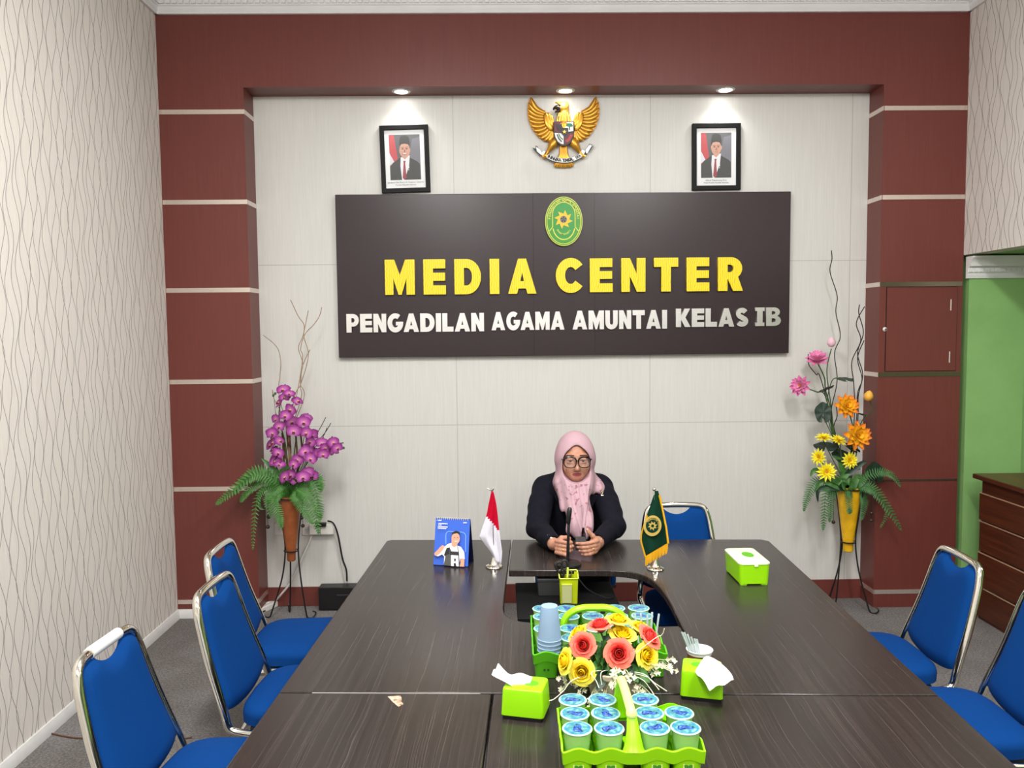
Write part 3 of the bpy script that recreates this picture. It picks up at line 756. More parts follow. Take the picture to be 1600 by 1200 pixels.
# ------------------------------------------------------------------ the meeting table: four desks pushed together
TA, TYAW, TZ = V((-.5871, 4.0729, 0)), -.0462, .75
def tw(u, v, z=0.):
    """table frame: u to the right along the far edge, v towards the camera"""
    return TA+V((math.cos(TYAW)*u+math.sin(TYAW)*v, math.sin(TYAW)*u-math.cos(TYAW)*v, z))
FLIPM = Matrix(((1, 0, 0, 0), (0, -1, 0, 0), (0, 0, 1, 0), (0, 0, 0, 1)))
EDGE = mat('dark_edge_band', (34, 30, 30), .22, spec=.6)
def desk(name, label, poly, panels, modesty=()):
    t = thing(name, label, 'table', TA, TYAW, 'desks pushed together as a meeting table')
    poly = [(u, -v) for u, v in poly]
    obj('table_top', G().prism(poly, TZ-.030, TZ), [WOOD], t, bevel=.004)
    for u0, v0, u1, v1 in panels: obj('panel_leg', G().box((u0, -v1, 0), (u1, -v0, TZ-.031)), WOOD, t, bevel=.002)
    for u0, v0, u1, v1 in modesty: obj('modesty_panel', G().box((u0, -v1, .28), (u1, -v0, TZ-.031)), BLACKP, t)
    return t
cv = [(p.x, p.y) for p in bez((1.06, .523, 0), (1.25, .525, 0), (1.285, .64, 0), (1.289, .99, 0), 14)]
desk('meeting_desk', 'dark wood L-shaped desk at the right, with the green flag and lidded box', [(.642, 0), (1.90, 0), (1.932, .032), (1.932, 1.735), (1.289, 1.735)]+cv[::-1]+[(.642, .523)],
     [(1.33, 1.66, 1.90, 1.70), (1.895, .04, 1.925, .50)])
cv = [(p.x, p.y) for p in bez((.636, .95, 0), (.638, 1.10, 0), (.655, 1.15, 0), (.76, 1.165, 0), 10)]
desk('meeting_desk', 'dark wood L-shaped desk at the left, with the blue calendar and red-white flag', [(.02, 0), (.636, 0)]+cv+[(1.283, 1.205), (1.283, 1.735), (0, 1.735), (0, .02)],
     [(.30, 1.66, .60, 1.70), (.05, .05, .60, .08)], [(.66, 1.66, 1.27, 1.68)])
fl = desk('meeting_desk', 'dark wood desk nearest at the left, its top chipped pale in one spot', [(0, 1.742), (.633, 1.742), (.633, 3.0), (0, 3.0)], [(.30, 1.80, .60, 1.83), (.05, 2.92, .60, 2.95)])
desk('meeting_desk', 'dark wood desk nearest at the right, under the front bottle carrier', [(.639, 1.742), (1.932, 1.742), (1.932, 3.0), (.639, 3.0)], [(.68, 1.80, 1.9, 1.83), (.68, 2.92, 1.9, 2.95)])
for o in bpy.data.objects:
    if o.get('label', '').startswith('dark wood desk nearest at the right'): o['label'] = 'dark wood desk nearest at the right, under the front carrier of water cups'
# worn pale strip along the joint and the chipped spot
obj('worn_edge', G().box((.10, -1.743, TZ-.002), (.60, -1.7395, TZ+.0006)), mat('bare_edge', (150, 146, 142), .5), fl)['label'] = 'worn pale edge'
ch = [(.330, 1.765), (.366, 1.757), (.372, 1.772), (.376, 1.795), (.384, 1.812), (.372, 1.828), (.352, 1.800)]
def m_chip():
    m = mat('bare_board', (186, 160, 132), .8); b = NB(m); vec, o = b.obj(); g = b.noise(vec, 90, 3); b.color(b.ramp(g, [(.35, (120, 92, 74)), (.55, (190, 164, 138)), (.7, (214, 194, 170))])); return m
obj('chipped_spot', G().prism([(u, -v) for u, v in ch], TZ-.001, TZ+.0008), m_chip(), fl)['label'] = 'chipped pale spot'

# low black cabinet standing in the gap of the table
t = thing('low_cabinet', 'low black cabinet in the gap between the desks, under the pen holder', 'cabinet', (.062, 3.245, 0))
obj('body', G().box((.012, .012, 0), (.435, .46, .61)), BLACKP, t)
obj('top', G().box((0, 0, .61), (.445, .47, .63)), BLACKP, t, bevel=.002)
obj('door', G().box((.02, .0, .03), (.22, .012, .60)), BLACKP, t); obj('door', G().box((.225, .0, .03), (.428, .012, .60)), BLACKP, t)
# dark box on the cabinet
t = thing('storage_box', 'small dark grey box standing on the low black cabinet', 'box', (.160, 3.52, .63))
obj('box_body', G().box((0, 0, 0), (.115, .13, .065)), mat('dark_grey_board', (42, 42, 44), .6), t, bevel=.003)
obj('lid', G().box((-.003, -.003, .0655), (.118, .133, .078)), mat('dark_grey_lid', (46, 46, 48), .6), t, bevel=.002)

# ------------------------------------------------------------------ chairs
BLUE = m_fabric('blue_fabric', (2, 60, 126))
def make_chair(label):
    t = thing('banquet_chair', label, 'chair', (0, 0, 0), 0, 'blue chrome-framed chairs around the table')
    def back(s, u):      # s across, u height 0..1 along the tilted back
        z = .44+.447*u; y = .186+.134*u+.012*math.sin(PI*u); return V((s, y, z))
    hw = lambda u: .215-.055*u
    half = [V((.205, -.19, .425)), V((.215, .12, .415)), V((.216, .19, .43)), back(hw(.10), .10), back(hw(.5), .5), back(hw(.84), .84), back(hw(1)-.012, .985), back(.06, 1.0)]
    pts = fillet(half+[V((-p.x, p.y, p.z)) for p in half[::-1]], [.05, .07, .05, .2, .2, .055, .05, .05, .055, .2, .2, .05, .07, .05], 5)
    obj('back_frame', G().tube(pts, .0150, 10), CHROME, t)
    # backrest pad with the scalloped hand hole at the top
    nrm = V((0, -1, .25)).normalized()
    def lo_u(a): return .105-.052*(1-a*a)+.02*abs(a)**8
    def hi_u(a):
        x = abs(a); top = .972-.05*x**7
        return top-.078*max(0, math.cos(min(x/.50, 1)*PI/2))**.75
    NC, NR_ = 26, 16
    def surf(d):
        rows = []
        for j in range(NR_+1):
            row = []
            for i in range(NC+1):
                a = -1+2*i/NC; f = j/NR_; u = lo_u(a)+(hi_u(a)-lo_u(a))*f
                e = (1-abs(a)**8)*(1-abs(2*f-1)**10)
                row.append(back(a*(hw(u)-.0145-.02*max(0, (u-.93)/.06)**2), u)+nrm*(d*(e**.5)))
            rows.append(row)
        return rows
    g = G().grid(surf(.026)).grid([r[::-1] for r in surf(-.014)])
    obj('backrest', g, BLUE, t, smooth=180)
    # seat cushion
    fp = fillet([V((0, .175, 0)), V((-.205, .165, 0)), V((-.222, -.225, 0)), V((.222, -.225, 0)), V((.205, .165, 0)), V((0, .175, 0))], [.13, .06, .06, .13], 7)[:-1]
    def sr(f, z): return [V((p.x*f, -.03+(p.y+.03)*f, z)) for p in fp]
    g = G().rings([sr(.94, .432), sr(1, .438), sr(1.005, .468), sr(.985, .486), sr(.90, .496), sr(.6, .503), sr(.2, .505)], 0)
    obj('seat', g, BLUE, t, smooth=50)
    for s in (-1, 1):
        obj('leg', G().tube([V((s*.195, -.17, .415)), V((s*.202, -.195, .20)), V((s*.208, -.215, 0))], .011, 8), CHROME, t)
        obj('leg', G().tube([V((s*.190, .02, .412)), V((s*.200, .14, .22)), V((s*.208, .27, 0))], .011, 8), CHROME, t)
        obj('stretcher', G().tube([V((s*.203, -.200, .16)), V((s*.203, .175, .16))], .007, 8), CHROME, t)
    obj('stretcher', G().tube([V((-.20, -.19, .33)), V((.20, -.19, .33))], .007, 8), CHROME, t)
    obj('underframe', G().box((-.195, -.18, .418), (.195, .12, .432)), mat('seat_board', (30, 30, 32), .7), t)
    return t
ch0 = make_chair('blue chair nearest on the left, its back rail partly wrapped white')
LEFTC = PI/2
ch0.location = (-.885, 2.375, 0); ch0.rotation_euler = (0, 0, PI/2-.06)
obj('rail_wrap', G().tube([V((-.085, .320, .887)), V((.075, .320, .887))], .0178, 12), mat('white_tape', (226, 226, 224), .5), ch0)['label'] = 'white tape around the top rail'
chm = dup(ch0, (-.762, 2.945, 0), PI/2-.05, 'blue chair in the middle of the three by the patterned wall')
for c in list(chm.children):
    if c.name.startswith('rail_wrap'): bpy.data.objects.remove(c)
dup(chm, (-.915, 3.47, 0), PI/2+.0, 'blue chair farthest on the left, in front of the orchid stand')
dup(chm, (1.545, 3.20, 0), -PI/2-.04, 'blue chair on the right, in front of the brown pillar')
dup(chm, (1.565, 2.66, 0), -PI/2-.04, 'blue chair nearest on the right, cut off by the picture edge beside the wooden counter')
dup(chm, (.925, 3.87, 0), .0, 'empty blue chair behind the far side of the table, beside the green flag')
dup(chm, (.40, 4.47, 0), 0, 'blue chair that the woman is sitting on')
for o in COL.objects:
    if o.get('label', '').startswith('blue chair nearest on the right'): o['label'] = 'blue chair nearest on the right, beside the wooden drawer counter'

# ------------------------------------------------------------------ the seated woman
PX, HY = .393, 4.205
SKIN = mat('skin', (188, 137, 113), .5, spec=.35, Subsurface_Weight=.06)
SKIN.node_tree.nodes['Principled BSDF'].inputs['Subsurface Radius'].default_value = (.012, .005, .003)
b_ = NB(SKIN); vec, o_ = b_.obj(); b_.color(b_.ramp(b_.noise(vec, 60, 3), [(.3, (176, 123, 99)), (.7, (194, 143, 119))]))
LIPS = mat('lips', (146, 72, 76), .4); BROWM = mat('eyebrow', (62, 40, 34), .8); NAIL = mat('nail', (226, 186, 170), .3)
wo = thing('person', 'woman in pink headscarf and navy blazer seated behind the table, hands together', 'person', (PX, 4.35, 0))
B = Sculpt((.06, 3.60, .0), (.73, 4.62, 1.28), .0032)
# head
B.ell((PX, HY+.012, 1.152), (.072, .092, .106), 0)
B.ell((PX, HY-.018, 1.088), (.069, .070, .060), .03)
B.ell((PX, HY-.062, 1.052), (.027, .022, .020), .03)
for s in (-1, 1):
    B.ell((PX+s*.040, HY-.052, 1.104), (.024, .020, .022), .025)
    B.ell((PX+s*.073, HY+.01, 1.125), (.010, .016, .028), .01)
    B.cone((PX+s*.012, HY-.078, 1.163), (PX+s*.048, HY-.064, 1.163), .010, .009, .02)
    B.ell((PX+s*.033, HY-.090, 1.139), (.018, .013, .011), .012, True)
    B.ell((PX+s*.012, HY-.088, 1.094), (.010, .011, .009), .010)
    B.ell((PX+s*.033, HY-.075, 1.1465), (.018, .011, .0075), .006)
    B.ell((PX+s*.033, HY-.072, 1.1285), (.018, .011, .0065), .006)
B.cone((PX, HY-.080, 1.150), (PX, HY-.104, 1.100), .0085, .0125, .014)
B.cone((PX-.018, HY-.080, 1.0735), (PX+.018, HY-.080, 1.0735), .0055, .0055, .008)
B.ell((PX, HY-.087, 1.075), (.014, .008, .006), .006)
B.cone((PX-.014, HY-.081, 1.063), (PX+.014, HY-.081, 1.063), .007, .007, .008)
B.chain([(PX-.023, HY-.090, 1.0715), (PX, HY-.096, 1.0675), (PX+.023, HY-.090, 1.0715)], [.0016, .0020, .0016], .003, True)
for s in (-1, 1): B.cone((PX+s*.021, HY-.098, 1.097), (PX+s*.031, HY-.085, 1.073), .0030, .0018, .008, True)
# neck, trunk, legs
B.cone((PX, HY+.03, 1.09), (PX, 4.27, .99), .052, .060, .03)
B.ell((PX, 4.30, .86), (.145, .095, .21), .05); B.ell((PX, 4.40, .64), (.165, .13, .12), .06)
B.cone((.26, 4.29, .97), (.51, 4.29, .97), .045, .045, .05)
for s in (-1, 1):
    B.chain([(PX+s*.085, 4.42, .595), (PX+s*.10, 4.10, .585), (PX+s*.095, 4.16, .09)], [.080, .06, .042], .03)
    B.cone((PX+s*.095, 4.18, .045), (PX+s*.11, 4.03, .03), .036, .028, .02)
# arms: forearms lie on the table, hands meet in the middle
SH = {-1: V((.240, 4.285, .968)), 1: V((.532, 4.285, .968))}
EL = {-1: V((.186, 4.020, .806)), 1: V((.568, 4.015, .806))}
WR = {-1: V((.248, 3.775, .797)), 1: V((.458, 3.780, .799))}
for s in (-1, 1):
    B.chain([SH[s], EL[s], WR[s]], [.044, .038, .026], .03)
HJ = []
# right hand (left in view): a loose fist, thumb on top
def hand(wr, pts, k=.006):
    for P, R in pts: B.chain([tuple(p) for p in P], R, k)
c = V((.273, 3.726, .799))
B.cone(WR[-1], c, .024, .026, .02); B.ell(c+V((.004, -.004, 0)), (.026, .022, .036), .012)
rfing = []
for i, (z, dx, ln) in enumerate(((.829, .006, 1.0), (.811, .010, 1.05), (.793, .008, .98), (.776, .002, .80))):
    kn = V((.268+dx*.5, 3.698-i*.001, z)); a = V((.268+.036*ln+dx, 3.678-.003*i, z-.003)); b = V((.268+.050*ln+dx, 3.698, z-.005)); e = V((.268+.036*ln+dx, 3.716, z-.006))
    rfing.append((kn, a, b, e)); B.chain([tuple(kn-V((.014, -.012, 0))), tuple(kn), tuple(a), tuple(b), tuple(e)], [.0095, .0100, .0088, .0082, .0072], .006)
rth = [V((.266, 3.732, .822)), V((.280, 3.714, .842)), V((.304, 3.705, .846)), V((.318, 3.707, .841))]
B.chain([tuple(p) for p in rth], [.013, .0115, .0098, .008], .010)
# left hand (right in view): fingers wrap towards the middle, thumb up
c = V((.440, 3.728, .802))
B.cone(WR[1], c, .024, .026, .02); B.ell(c+V((-.004, -.004, 0)), (.026, .022, .037), .012)
lfing = []
for i, (z, ln) in enumerate(((.824, 1.16), (.806, 1.10), (.789, 1.0), (.773, .84))):
    kn = V((.438-.003*i, 3.698, z+.003)); a = V((.438-.034*ln, 3.678, z)); b = V((.438-.056*ln, 3.683, z-.003)); e = V((.438-.076*ln, 3.696, z-.004))
    lfing.append((kn, a, b, e)); B.chain([tuple(kn+V((.012, .012, 0))), tuple(kn), tuple(a), tuple(b), tuple(e)], [.0095, .0100, .0088, .0082, .0070], .006)
lth = [V((.446, 3.732, .826)), V((.426, 3.718, .850)), V((.410, 3.714, .868)), V((.402, 3.713, .880))]
B.chain([tuple(p) for p in lth], [.013, .0115, .0098, .008], .010)
def pick(c):
    x, y, z = c[:, 0]-PX, c[:, 1]-HY, c[:, 2]
    lip = ((x/.0245)**2+((z-1.0685)/.0105)**2 < 1) & (y < -.06)
    brow = (np.abs(np.abs(x)-.034) < .020) & (np.abs(z-(1.1665-.12*np.maximum(np.abs(np.abs(x)-.030)-.006, 0))) < .0034) & (y < -.04)
    return np.where(lip, 1, np.where(brow, 2, 0))
body = obj('body', B.mesh('body', [SKIN, LIPS, BROWM], (PX, 4.35, 0), pick), None, wo)
sm = body.modifiers.new('smooth', 'SMOOTH'); sm.factor = .4; sm.iterations = 2
EYEW = mat('eye_white', (176, 164, 156), .25); IRIS = mat('iris', (30, 20, 16), .15)
for s in (-1, 1):
    e = V((PX+s*.033, HY-.068, 1.1375))
    g = G().ball(e, .0115, 0, 14, (1.2, 1, .8)); g.ball(e+V((0, -.0062, -.001)), .0080, 1, 10)
    obj('eye', g, [EYEW, IRIS], wo, True)
for nm, fs in (('r', rfing), ('l', lfing)):
    for i in range(4):
        kn, a, b, e = fs[i]; d = (e-b).normalized(); p = b.lerp(e, .85)+V((0, -.0062, .0015))
        g = G().ball(p, .0048, 0, 8, (1.1, .35, .9)); obj('fingernail', g, NAIL, wo, True)
obj('fingernail', G().ball(lth[3]+V((0, -.0055, .002)), .0055, 0, 8, (.9, .35, 1.1)), NAIL, wo, True)
def ring_on(a, b, r, t=.45):
    p = a.lerp(b, t); M = aim(p, b-a)
    return G().rings([[M @ V(((r+.0016*math.cos(q))*math.cos(w), (r+.0016*math.cos(q))*math.sin(w), .0022*math.sin(q))) for q in [2*PI*k/6 for k in range(6)]] for w in [2*PI*k/20 for k in range(20)]], 0, closed=True)
RINGG = mat('ring_gold', (236, 190, 96), .2, 1.0)
obj('ring', ring_on(rfing[2][0], rfing[2][1], .0098), RINGG, wo, True)
obj('ring', ring_on(lfing[2][0], lfing[2][1], .0098, .30), RINGG, wo, True); obj('ring', ring_on(lfing[3][0], lfing[3][1], .0098, .30), RINGG, wo, True)
# headscarf
def m_scarf():
    m = mat('pink_scarf', (190, 152, 166), .8, spec=.15); b = NB(m); vec, o = b.obj()
    n = b.noise(vec, 42, 2, .5); n2 = b.noise(vec, 9, 2)
    mask = b.M('MULTIPLY', b.M('GREATER_THAN', n, .60), b.M('LESS_THAN', o[2], 1.02)); mask = b.M('MULTIPLY', mask, b.M('GREATER_THAN', n2, .46))
    base = b.ramp(b.noise(vec, 500, 2), [(.3, (182, 149, 158)), (.7, (192, 159, 168))])
    b.color(b.mix(b.M('MULTIPLY', mask, .7), base, (146, 78, 98))); return m
SCARF = m_scarf()
Hs = Sculpt((.20, 3.98, .76), (.66, 4.42, 1.30), .0034)
Hs.ell((PX, HY+.022, 1.150), (.104, .122, .132), 0)
Hs.cone((PX, HY+.01, 1.13), (PX, HY+.03, 1.03), .100, .098, .03)
Hs.ell((PX, 4.235, .995), (.116, .098, .080), .05)
Hs.cone((PX-.035, 4.15, 1.00), (PX-.004, 4.035, .82), .070, .038, .05, sy=.62)
Hs.cone((PX+.020, 4.15, 1.00), (PX+.012, 4.030, .82), .052, .036, .05, sy=.62)
Hs.cone((PX+.004, 4.085, .90), (PX+.008, 4.005, .800), .054, .046, .03, sy=.45)
Hs.ell((PX+.105, 4.205, .998), (.066, .052, .024), .035, rot=(.5, .55, 0))
def fold(X, Y, Z):
    w = np.clip((1.075-Z)/.06, 0, 1)*np.clip((4.24-Y)/.05, 0, 1)
    return w*(.0030*np.sin((X-PX)*135+(Z-1)*22)+.0042*np.sin((X-PX)*64-(Z-1)*34+1.2)-.0050*np.exp(-((X-PX-.004-(1.0-Z)*.05)/.004)**2)-.0045*np.exp(-((X-PX+.050-(1.0-Z)*.28)/.005)**2)-.0045*np.exp(-((X-PX-.060+(1.0-Z)*.22)/.005)**2))
Hs.fold((.20, 3.98, .76), (.66, 4.30, 1.09), fold)
Hs.fold((.20, 3.98, 1.02), (.66, 4.42, 1.30), lambda X, Y, Z: .0012*np.sin((Z-1.1)*50+np.abs(X-PX)*150)*np.clip((np.abs(X-PX)-.065)/.03, 0, 1))
# the opening that frames the face: pointed at the brow, narrowing to the chin
Hs.ell((PX, HY-.085, 1.118), (.0745, .150, .093), .006, True); Hs.ell((PX, HY-.10, 1.088), (.0715, .150, .060), .012, True)
Hs.cone((PX, HY-.16, 1.205), (PX, HY-.02, 1.190), .018, .012, .03, True)
obj('headscarf', Hs.mesh('headscarf', SCARF, (PX, 4.35, 0)), None, wo)
# inner edge of the scarf under the chin
obj('under_scarf', G().ball((PX, 4.185, 1.012), .055, 0, 16, (1.05, .9, .55)), mat('scarf_inner', (196, 160, 170), .8), wo, True)
# blazer
def m_navy():
    m = mat('navy_cloth', (12, 12, 25), .85, spec=.2); b = NB(m); vec, o = b.obj(); n = b.noise(vec, 600, 2); b.color(b.ramp(n, [(.3, (9, 9, 19)), (.7, (14, 14, 29))])); b.bump(n, .2, .001); return m
NAVY = m_navy()
J = Sculpt((.07, 3.70, .46), (.72, 4.56, 1.06), .0042)
J.ell((PX, 4.305, .86), (.178, .118, .225), 0); J.ell((PX, 4.39, .665), (.188, .145, .145), .07)
J.cone((.252, 4.29, .970), (.520, 4.29, .970), .060, .060, .05)
for s in (-1, 1):
    mid = SH[s].lerp(EL[s], .5)+V((s*.012, 0, .0))
    e2 = EL[s]+V((s*.004, 0, .012)); w2 = WR[s]+(EL[s]-WR[s])*.12+V((0, 0, .004))
    J.chain([tuple(SH[s]+V((s*.008, 0, -.01))), tuple(mid), tuple(e2)], [.066, .064, .056], .035)
    J.chain([tuple(e2), tuple(e2.lerp(w2, .5)), tuple(w2)], [.055, .049, .042], .02)
    ax = (WR[s]-e2).normalized()
    J.cone(tuple(w2+ax*.030), tuple(w2+ax*.075), .033, .034, .004, True)
def jf(X, Y, Z):
    return .0014*np.sin(Z*60+np.abs(X-PX)*50+Y*30)*np.clip((np.abs(X-PX)-.11)/.05, 0, 1)+.0012*np.sin(X*70+Z*40+Y*60)*np.clip((np.abs(X-PX)-.11)/.05, 0, 1)
J.fold((.07, 3.70, .46), (.72, 4.56, 1.06), jf)
J.cone((PX, 4.16, 1.03), (PX, 4.13, .84), .060, .014, .02, True)
jk = obj('blazer', J.mesh('blazer', NAVY, (PX, 4.35, 0)), None, wo)
SHELL = mat('pearl_button', (222, 220, 214), .2)
for s, ps in ((-1, ((.222, 3.795, .832), (.236, 3.775, .826))), (1, ((.486, 3.790, .828), (.474, 3.772, .818)))):
    for p in ps: obj('cuff_button', G().ball(p, .0062, 0, 10, (1, .8, .9)), SHELL if s < 0 else STEEL, wo, True)
# lapels
for s in (-1, 1):
    P = [(PX+s*.075, 4.185, 1.030), (PX+s*.108, 4.172, .985), (PX+s*.092, 4.168, .955), (PX+s*.115, 4.168, .945), (PX+s*.040, 4.165, .80), (PX+s*.026, 4.172, .80), (PX+s*.060, 4.178, .93)]
    g = G().rings([[V(p)+V((0, -.006, 0)) for p in P], [V(p)+V((0, .03, 0)) for p in P]], 0)
    obj('lapel', g, NAVY, wo, True, bevel=.003)
# brooch
g = G().tube(spline([V((.527, 4.150, .985)), V((.521, 4.148, .978)), V((.526, 4.147, .970)), V((.533, 4.148, .976)), V((.530, 4.146, .962)), V((.521, 4.146, .952)), V((.536, 4.146, .951))], 5), .0022, 6)
obj('brooch', g, mat('brooch_metal', (226, 214, 180), .25, .9), wo, True)
# trousers and shoes
T = Sculpt((.14, 3.93, .0), (.65, 4.60, .70), .006)
T.ell((PX, 4.42, .605), (.175, .145, .10), 0)
T.ell((PX, 4.21, .585), (.235, .20, .072), .03)
for s in (-1, 1): T.chain([(PX+s*.085, 4.42, .605), (PX+s*.10, 4.10, .590), (PX+s*.095, 4.16, .11)], [.092, .075, .062], .03)
obj('trousers', T.mesh('trousers', mat('black_cloth', (20, 20, 24), .85), (PX, 4.35, 0)), None, wo)
for s in (-1, 1):
    g = G(); sec = [(4.245, .020, .030), (4.20, .042, .038), (4.11, .044, .040), (4.04, .046, .032), (3.99, .030, .02)]
    g.rings([[V((PX+s*(.095+(4.2-y)*.06)+w*math.cos(2*PI*k/14), y, max(.0, h+h*math.sin(2*PI*k/14)))) for k in range(14)] for y, w, h in sec], 0)
    obj('shoe', g, mat('black_leather', (18, 17, 17), .35), wo, True)
# spectacles
GLB = mat('spectacle_black', (18, 14, 14), .25); LENS = mat('spectacle_lens', (235, 240, 245), .1, spec=.15, Alpha=.05)
gy = HY-.112; gz = 1.138
g = G()
lens = {}
for s in (-1, 1):
    c = V((PX+s*.0368, gy, gz-.003)); o = []
    for q in range(28):
        a = 2*PI*q/28; rx, rz = .0300, .0275; n = 2.8
        x = rx*math.copysign(abs(math.cos(a))**(2/n), math.cos(a)); z = rz*math.copysign(abs(math.sin(a))**(2/n), math.sin(a))
        o.append(c+V((x*(1+.06*(z > 0)), abs(x+s*.0375)**2*2.0-.0, z)))
    g.tube(o, [.0040 if p.z > gz else .0026 for p in o], 8, closed=True); lens[s] = o
g.tube(spline([V((PX-.0075, gy-.001, gz+.004)), V((PX, gy-.004, gz+.007)), V((PX+.0075, gy-.001, gz+.004))], 5), .0026, 8)
for s in (-1, 1): g.tube(spline([V((PX+s*.068, gy+.006, gz+.012)), V((PX+s*.0765, gy+.022, gz+.010)), V((PX+s*.078, gy+.07, gz+.006)), V((PX+s*.078, gy+.12, gz))], 5), .0026, 8)
sp = obj('spectacles', g, GLB, wo, True)
for s in (-1, 1): obj('lens', G().face([p+V((0, .0005, 0)) for p in lens[s]]), LENS, sp, True)

# ------------------------------------------------------------------ things on the table
LIME = mat('lime_plastic', (150, 222, 10), .35, spec=.4); LIMEP = mat('pale_lime_plastic', (222, 240, 140), .35); LIMED = mat('green_plastic', (84, 172, 24), .35)
def m_film():
    m = mat('printed_film', (90, 170, 190), .3, spec=.3); b = NB(m); vec, o = b.obj()
    r = b.M('SQRT', b.M('ADD', b.M('MULTIPLY', o[0], o[0]), b.M('MULTIPLY', o[1], o[1])))
    n = b.noise(vec, 95, 2); n2 = b.noise(vec, 150, 3); n3 = b.noise(vec, 70, 3)
    wave = b.M('MULTIPLY', b.M('SINE', b.M('MULTIPLY', o[0], 160.)), .004)
    el = b.M('ADD', b.M('POWER', b.M('ABSOLUTE', b.M('DIVIDE', o[0], .022)), 2.), b.M('POWER', b.M('ABSOLUTE', b.M('DIVIDE', b.M('ADD', o[1], wave), .0115)), 2.))
    logo = b.M('LESS_THAN', el, 1.)
    base = b.ramp(n3, [(.35, (50, 116, 136)), (.5, (72, 142, 150)), (.64, (128, 184, 172))])
    c = b.mix(b.M('MULTIPLY', b.M('GREATER_THAN', n, .43), logo), base, (50, 84, 176))
    c = b.mix(b.M('MULTIPLY', b.M('GREATER_THAN', n2, .56), logo), c, (24, 30, 78))
    c = b.mix(b.M('MULTIPLY', b.M('GREATER_THAN', r, .0265), b.M('LESS_THAN', r, .029)), c, (40, 128, 170))
    b.color(c); return m
FILM = m_film()
CUPP = mat('clear_cup', (172, 230, 128), .25, Transmission_Weight=.2, IOR=1.2)
LIP = mat('cup_lip', (196, 226, 216), .25, Transmission_Weight=.3, IOR=1.2)
cupg = G().lathe([(.024, 0), (.0255, .001), (.0275, .03), (.0300, .06), (.0325, .088), (.0335, .096), (.033, .0985)], n=24, caps=False); cupg.face([V((.024*math.cos(2*PI*j/24), .024*math.sin(2*PI*j/24), 0)) for j in range(24)])
CUP_ME = cupg.mesh('cup_body', CUPP)
LIP_ME = G().lathe([(.0325, .0965), (.0362, .0972), (.0368, .0985), (.0362, .0995), (.0325, .1002)], n=28).mesh('cup_rim', LIP)
FILM_ME = G().lathe([(.0005, .0990), (.02, .0991), (.0330, .0998)], n=28, caps=True).mesh('sealed_lid', FILM)
ORD = ['front', 'second', 'third', 'back']
def water_cup(p, label, group, rz):
    t = thing('water_cup', label, 'cup', p, rz, group)
    inst('cup_body', CUP_ME, Matrix.Identity(4), t, False); inst('cup_rim', LIP_ME, Matrix.Identity(4), t, False); inst('sealed_lid', FILM_ME, Matrix.Identity(4), t, False)
def sqring(cx, cy, w, z, r, n=5): return [V((x, y, z)) for x, y in rrect(w, w, r, n, (cx, cy))]
def carrier(t, cells, wt, wb, z0, z1, M, wave):
    g = G()
    for cx, cy in cells:
        g.rings([sqring(cx, cy, wt, z1-.006, .018), sqring(cx, cy, wb, z0, .014), sqring(cx, cy, wb-.006, z0+.003, .012), sqring(cx, cy, wt-.005, z1-.006, .016)], 0, caps=False)
        g.face(sqring(cx, cy, wb-.006, z0+.003, .012))
    xs = sorted({c[0] for c in cells}); ys = sorted({c[1] for c in cells})
    # wavy rim that ties the pockets together
    x0, x1, y0, y1 = xs[0]-wt/2, xs[-1]+wt/2, ys[0]-wt/2, ys[-1]+wt/2
    loop = []
    def side(a, b, marks):
        L = (V(b)-V(a)).length; k = max(int(L/.006), 8)
        for i in range(k): loop.append((V(a).lerp(V(b), i/k), marks))
    side((x0, y0, 0), (x1, y0, 0), 'x'); side((x1, y0, 0), (x1, y1, 0), 'y'); side((x1, y1, 0), (x0, y1, 0), 'x'); side((x0, y1, 0), (x0, y0, 0), 'y')
    def zz(p, k):
        q, cs = (p.x, xs) if k == 'x' else (p.y, ys); d = min(abs(q-c) for c in cs)
        return z1+wave*(math.cos(min(d/(wt*.55), 1)*PI)*.5)
    o1, o2, o3, o4 = [], [], [], []
    cx, cy = (x0+x1)/2, (y0+y1)/2
    for p, k in loop:
        z = zz(p, k); n = V((p.x-cx, p.y-cy, 0)); n = V((math.copysign(1, n.x), 0, 0)) if k == 'y' else V((0, math.copysign(1, n.y), 0))
        o1.append(p+n*.001+V((0, 0, z-.030))); o2.append(p+n*.004+V((0, 0, z))); o3.append(p-n*.001+V((0, 0, z+.0015))); o4.append(p-n*.003+V((0, 0, z-.030)))
    g.rings([o1, o2, o3, o4], 0, closed=True)
    return g
def patch(loop, p, depth=.0012, M=FRONT): return lambda g, m: None
# ---- front carrier
FC = V((.3055, 1.937, TZ)); frz = -.018
t = thing('cup_carrier', 'lime green plastic carrier nearest the front, with heart-shaped slots', 'carrier', FC, frz)
cols = [-.128, -.0515, .0575, .1315]; rows = [-.075, 0, .075]
cells = [(x, y) for x in cols for y in rows]
g = carrier(t, cells, .073, .060, .002, .080, None, .010)
for y in (-.105, .105): g.box((-.020, y-.004, .045), (.026, y+.004, .076))
for y in (-.0375, .0375): g.box((-.02, y-.02, .02), (.026, y+.02, .026))
obj('carrier_body', g, LIME, t)
heart = [(0, -.004), (.003, -.010), (.006, -.012), (.011, -.008), (.011, .002), (.008, .008), (.004, .011), (-.004, .011), (-.008, .008), (-.011, .002), (-.011, -.008), (-.006, -.012), (-.003, -.010)]
heart = [(x*1.15, -y*.9) for x, y in heart]
hm = outline_mesh('slot_edge', [heart, [(x*.78, y*.74) for x, y in heart]], .0016, LIMEP); hi = outline_mesh('slot', [[(x*.8, y*.76) for x, y in heart]], .0008, mat('slot_green', (64, 140, 40), .4))
tilt = Matrix.Rotation(-.085, 4, 'X')
